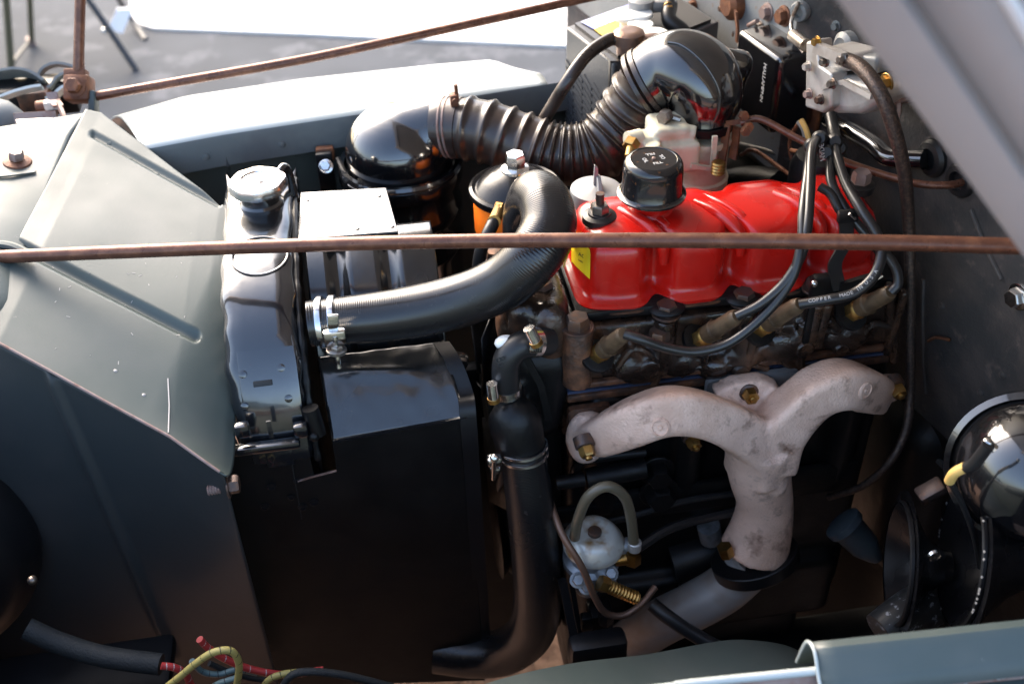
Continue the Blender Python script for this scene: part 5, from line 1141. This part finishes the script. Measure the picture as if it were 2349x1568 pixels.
b = MB(); b.tube([wo(1935, 270, .02)[0], wo(1990, 285, .03)[0], wo(2050, 320, .03)[0], wo(2090, 350, .03)[0], wo(2140, 362, .012)[0]], .011, 14, 6)
one('heater_hose', b, 'gloss', 'shiny black pipe entering a ragged firewall grommet', 'hose')
b = MB(); b.box(pf(1645, 400, .05), (.12, .10, .05), None, .01); one('intake_base', b, 'oily', 'dark intake casting under the carburettor', 'casting')
# ================================================================== FRONT LEFT CORNER WIRING
b = MB(); b.tube([py(60, 1440, .80), py(140, 1475, .79), py(240, 1505, .775), py(370, 1523, .76)], .0118, 18, 8)
one('loom_sleeve', b, 'sleeve', 'black woven wiring sleeve at the lower left', 'sleeve')
def w3(P, Y, r, m_, lab):
    b = MB(); r *= .8; b.tube([py(x, y, Y) for x, y in P], r, 10, 8); t = thing('wire', lab, 'wire', b.path[-1]); mk('insulation', b, m_, t)
    tr_ = MB()
    for k in range(3, len(b.path) - 3, 4):
        c = b.path[k]; T = (b.path[k + 1] - c).normalized(); tr_.lathe([(r * 1.01, -.0006), (r * 1.04, 0), (r * 1.01, .0006)], c, T + V((.3, .3, 0)), 10, (False, False))
    mk('tracer', tr_, 'ink' if m_ == 'wyel' else 'white' if m_ == 'wred' else 'sleeve', t)
w3([(350, 1600), (410, 1553), (450, 1520), (490, 1495), (530, 1492), (548, 1520), (545, 1560), (535, 1600)], .70, .0048, 'wyel', 'yellow wire with black tracer looping at the lower left')
w3([(370, 1526), (400, 1530), (425, 1545), (440, 1575)], .735, .0050, 'wred', 'short red wire coming straight out of the black woven sleeve')
w3([(458, 1465), (480, 1487), (520, 1512), (580, 1535), (660, 1546), (742, 1535)], .74, .0050, 'wred', 'long red wire passing behind the yellow loop')
w3([(600, 1590), (615, 1560), (650, 1545), (700, 1540), (742, 1540)], .725, .0048, 'wyel', 'yellow wire lying along the red one toward the shroud')
w3([(440, 1515), (465, 1540), (505, 1545), (545, 1535), (590, 1542)], .75, .0045, 'wblue', 'blue grey wire sagging behind the yellow loop')
w3([(480, 1520), (520, 1538), (570, 1553), (610, 1560)], .755, .0042, 'sleeve', 'dark wire crossing below the blue grey one')
w3([(470, 1590), (500, 1568), (550, 1552)], .72, .0045, 'wblue', 'short blue grey wire end inside the yellow loop')
w3([(640, 1590), (670, 1548), (720, 1540), (800, 1550), (900, 1575)], .715, .0055, 'sleeve', 'black wire running right along the bottom edge')
hb = py(10, 1290, .86); t = thing('headlamp_bucket', 'dark round headlamp bucket in the lower left shadow', 'headlamp', hb - ZUP * .1)
b = MB(); b.lathe([(.12, -.03), (.115, 0), (.10, .03), (.06, .055), (.02, .06)], hb + V((-.07, 0, 0)), V((.55, -.8, .1)), 40); mk('bucket', b, 'satin', t)
p = py(74, 1330, .79); b = MB(); b.ball(p, .005); mk('terminal', b, 'nut', t)
b = MB(); b.box(py(80, 1590, .78), (.30, .10, .02), None, .006); one('lower_tray', b, 'satin', 'dark tray under the wires in the lower left corner', 'tray')
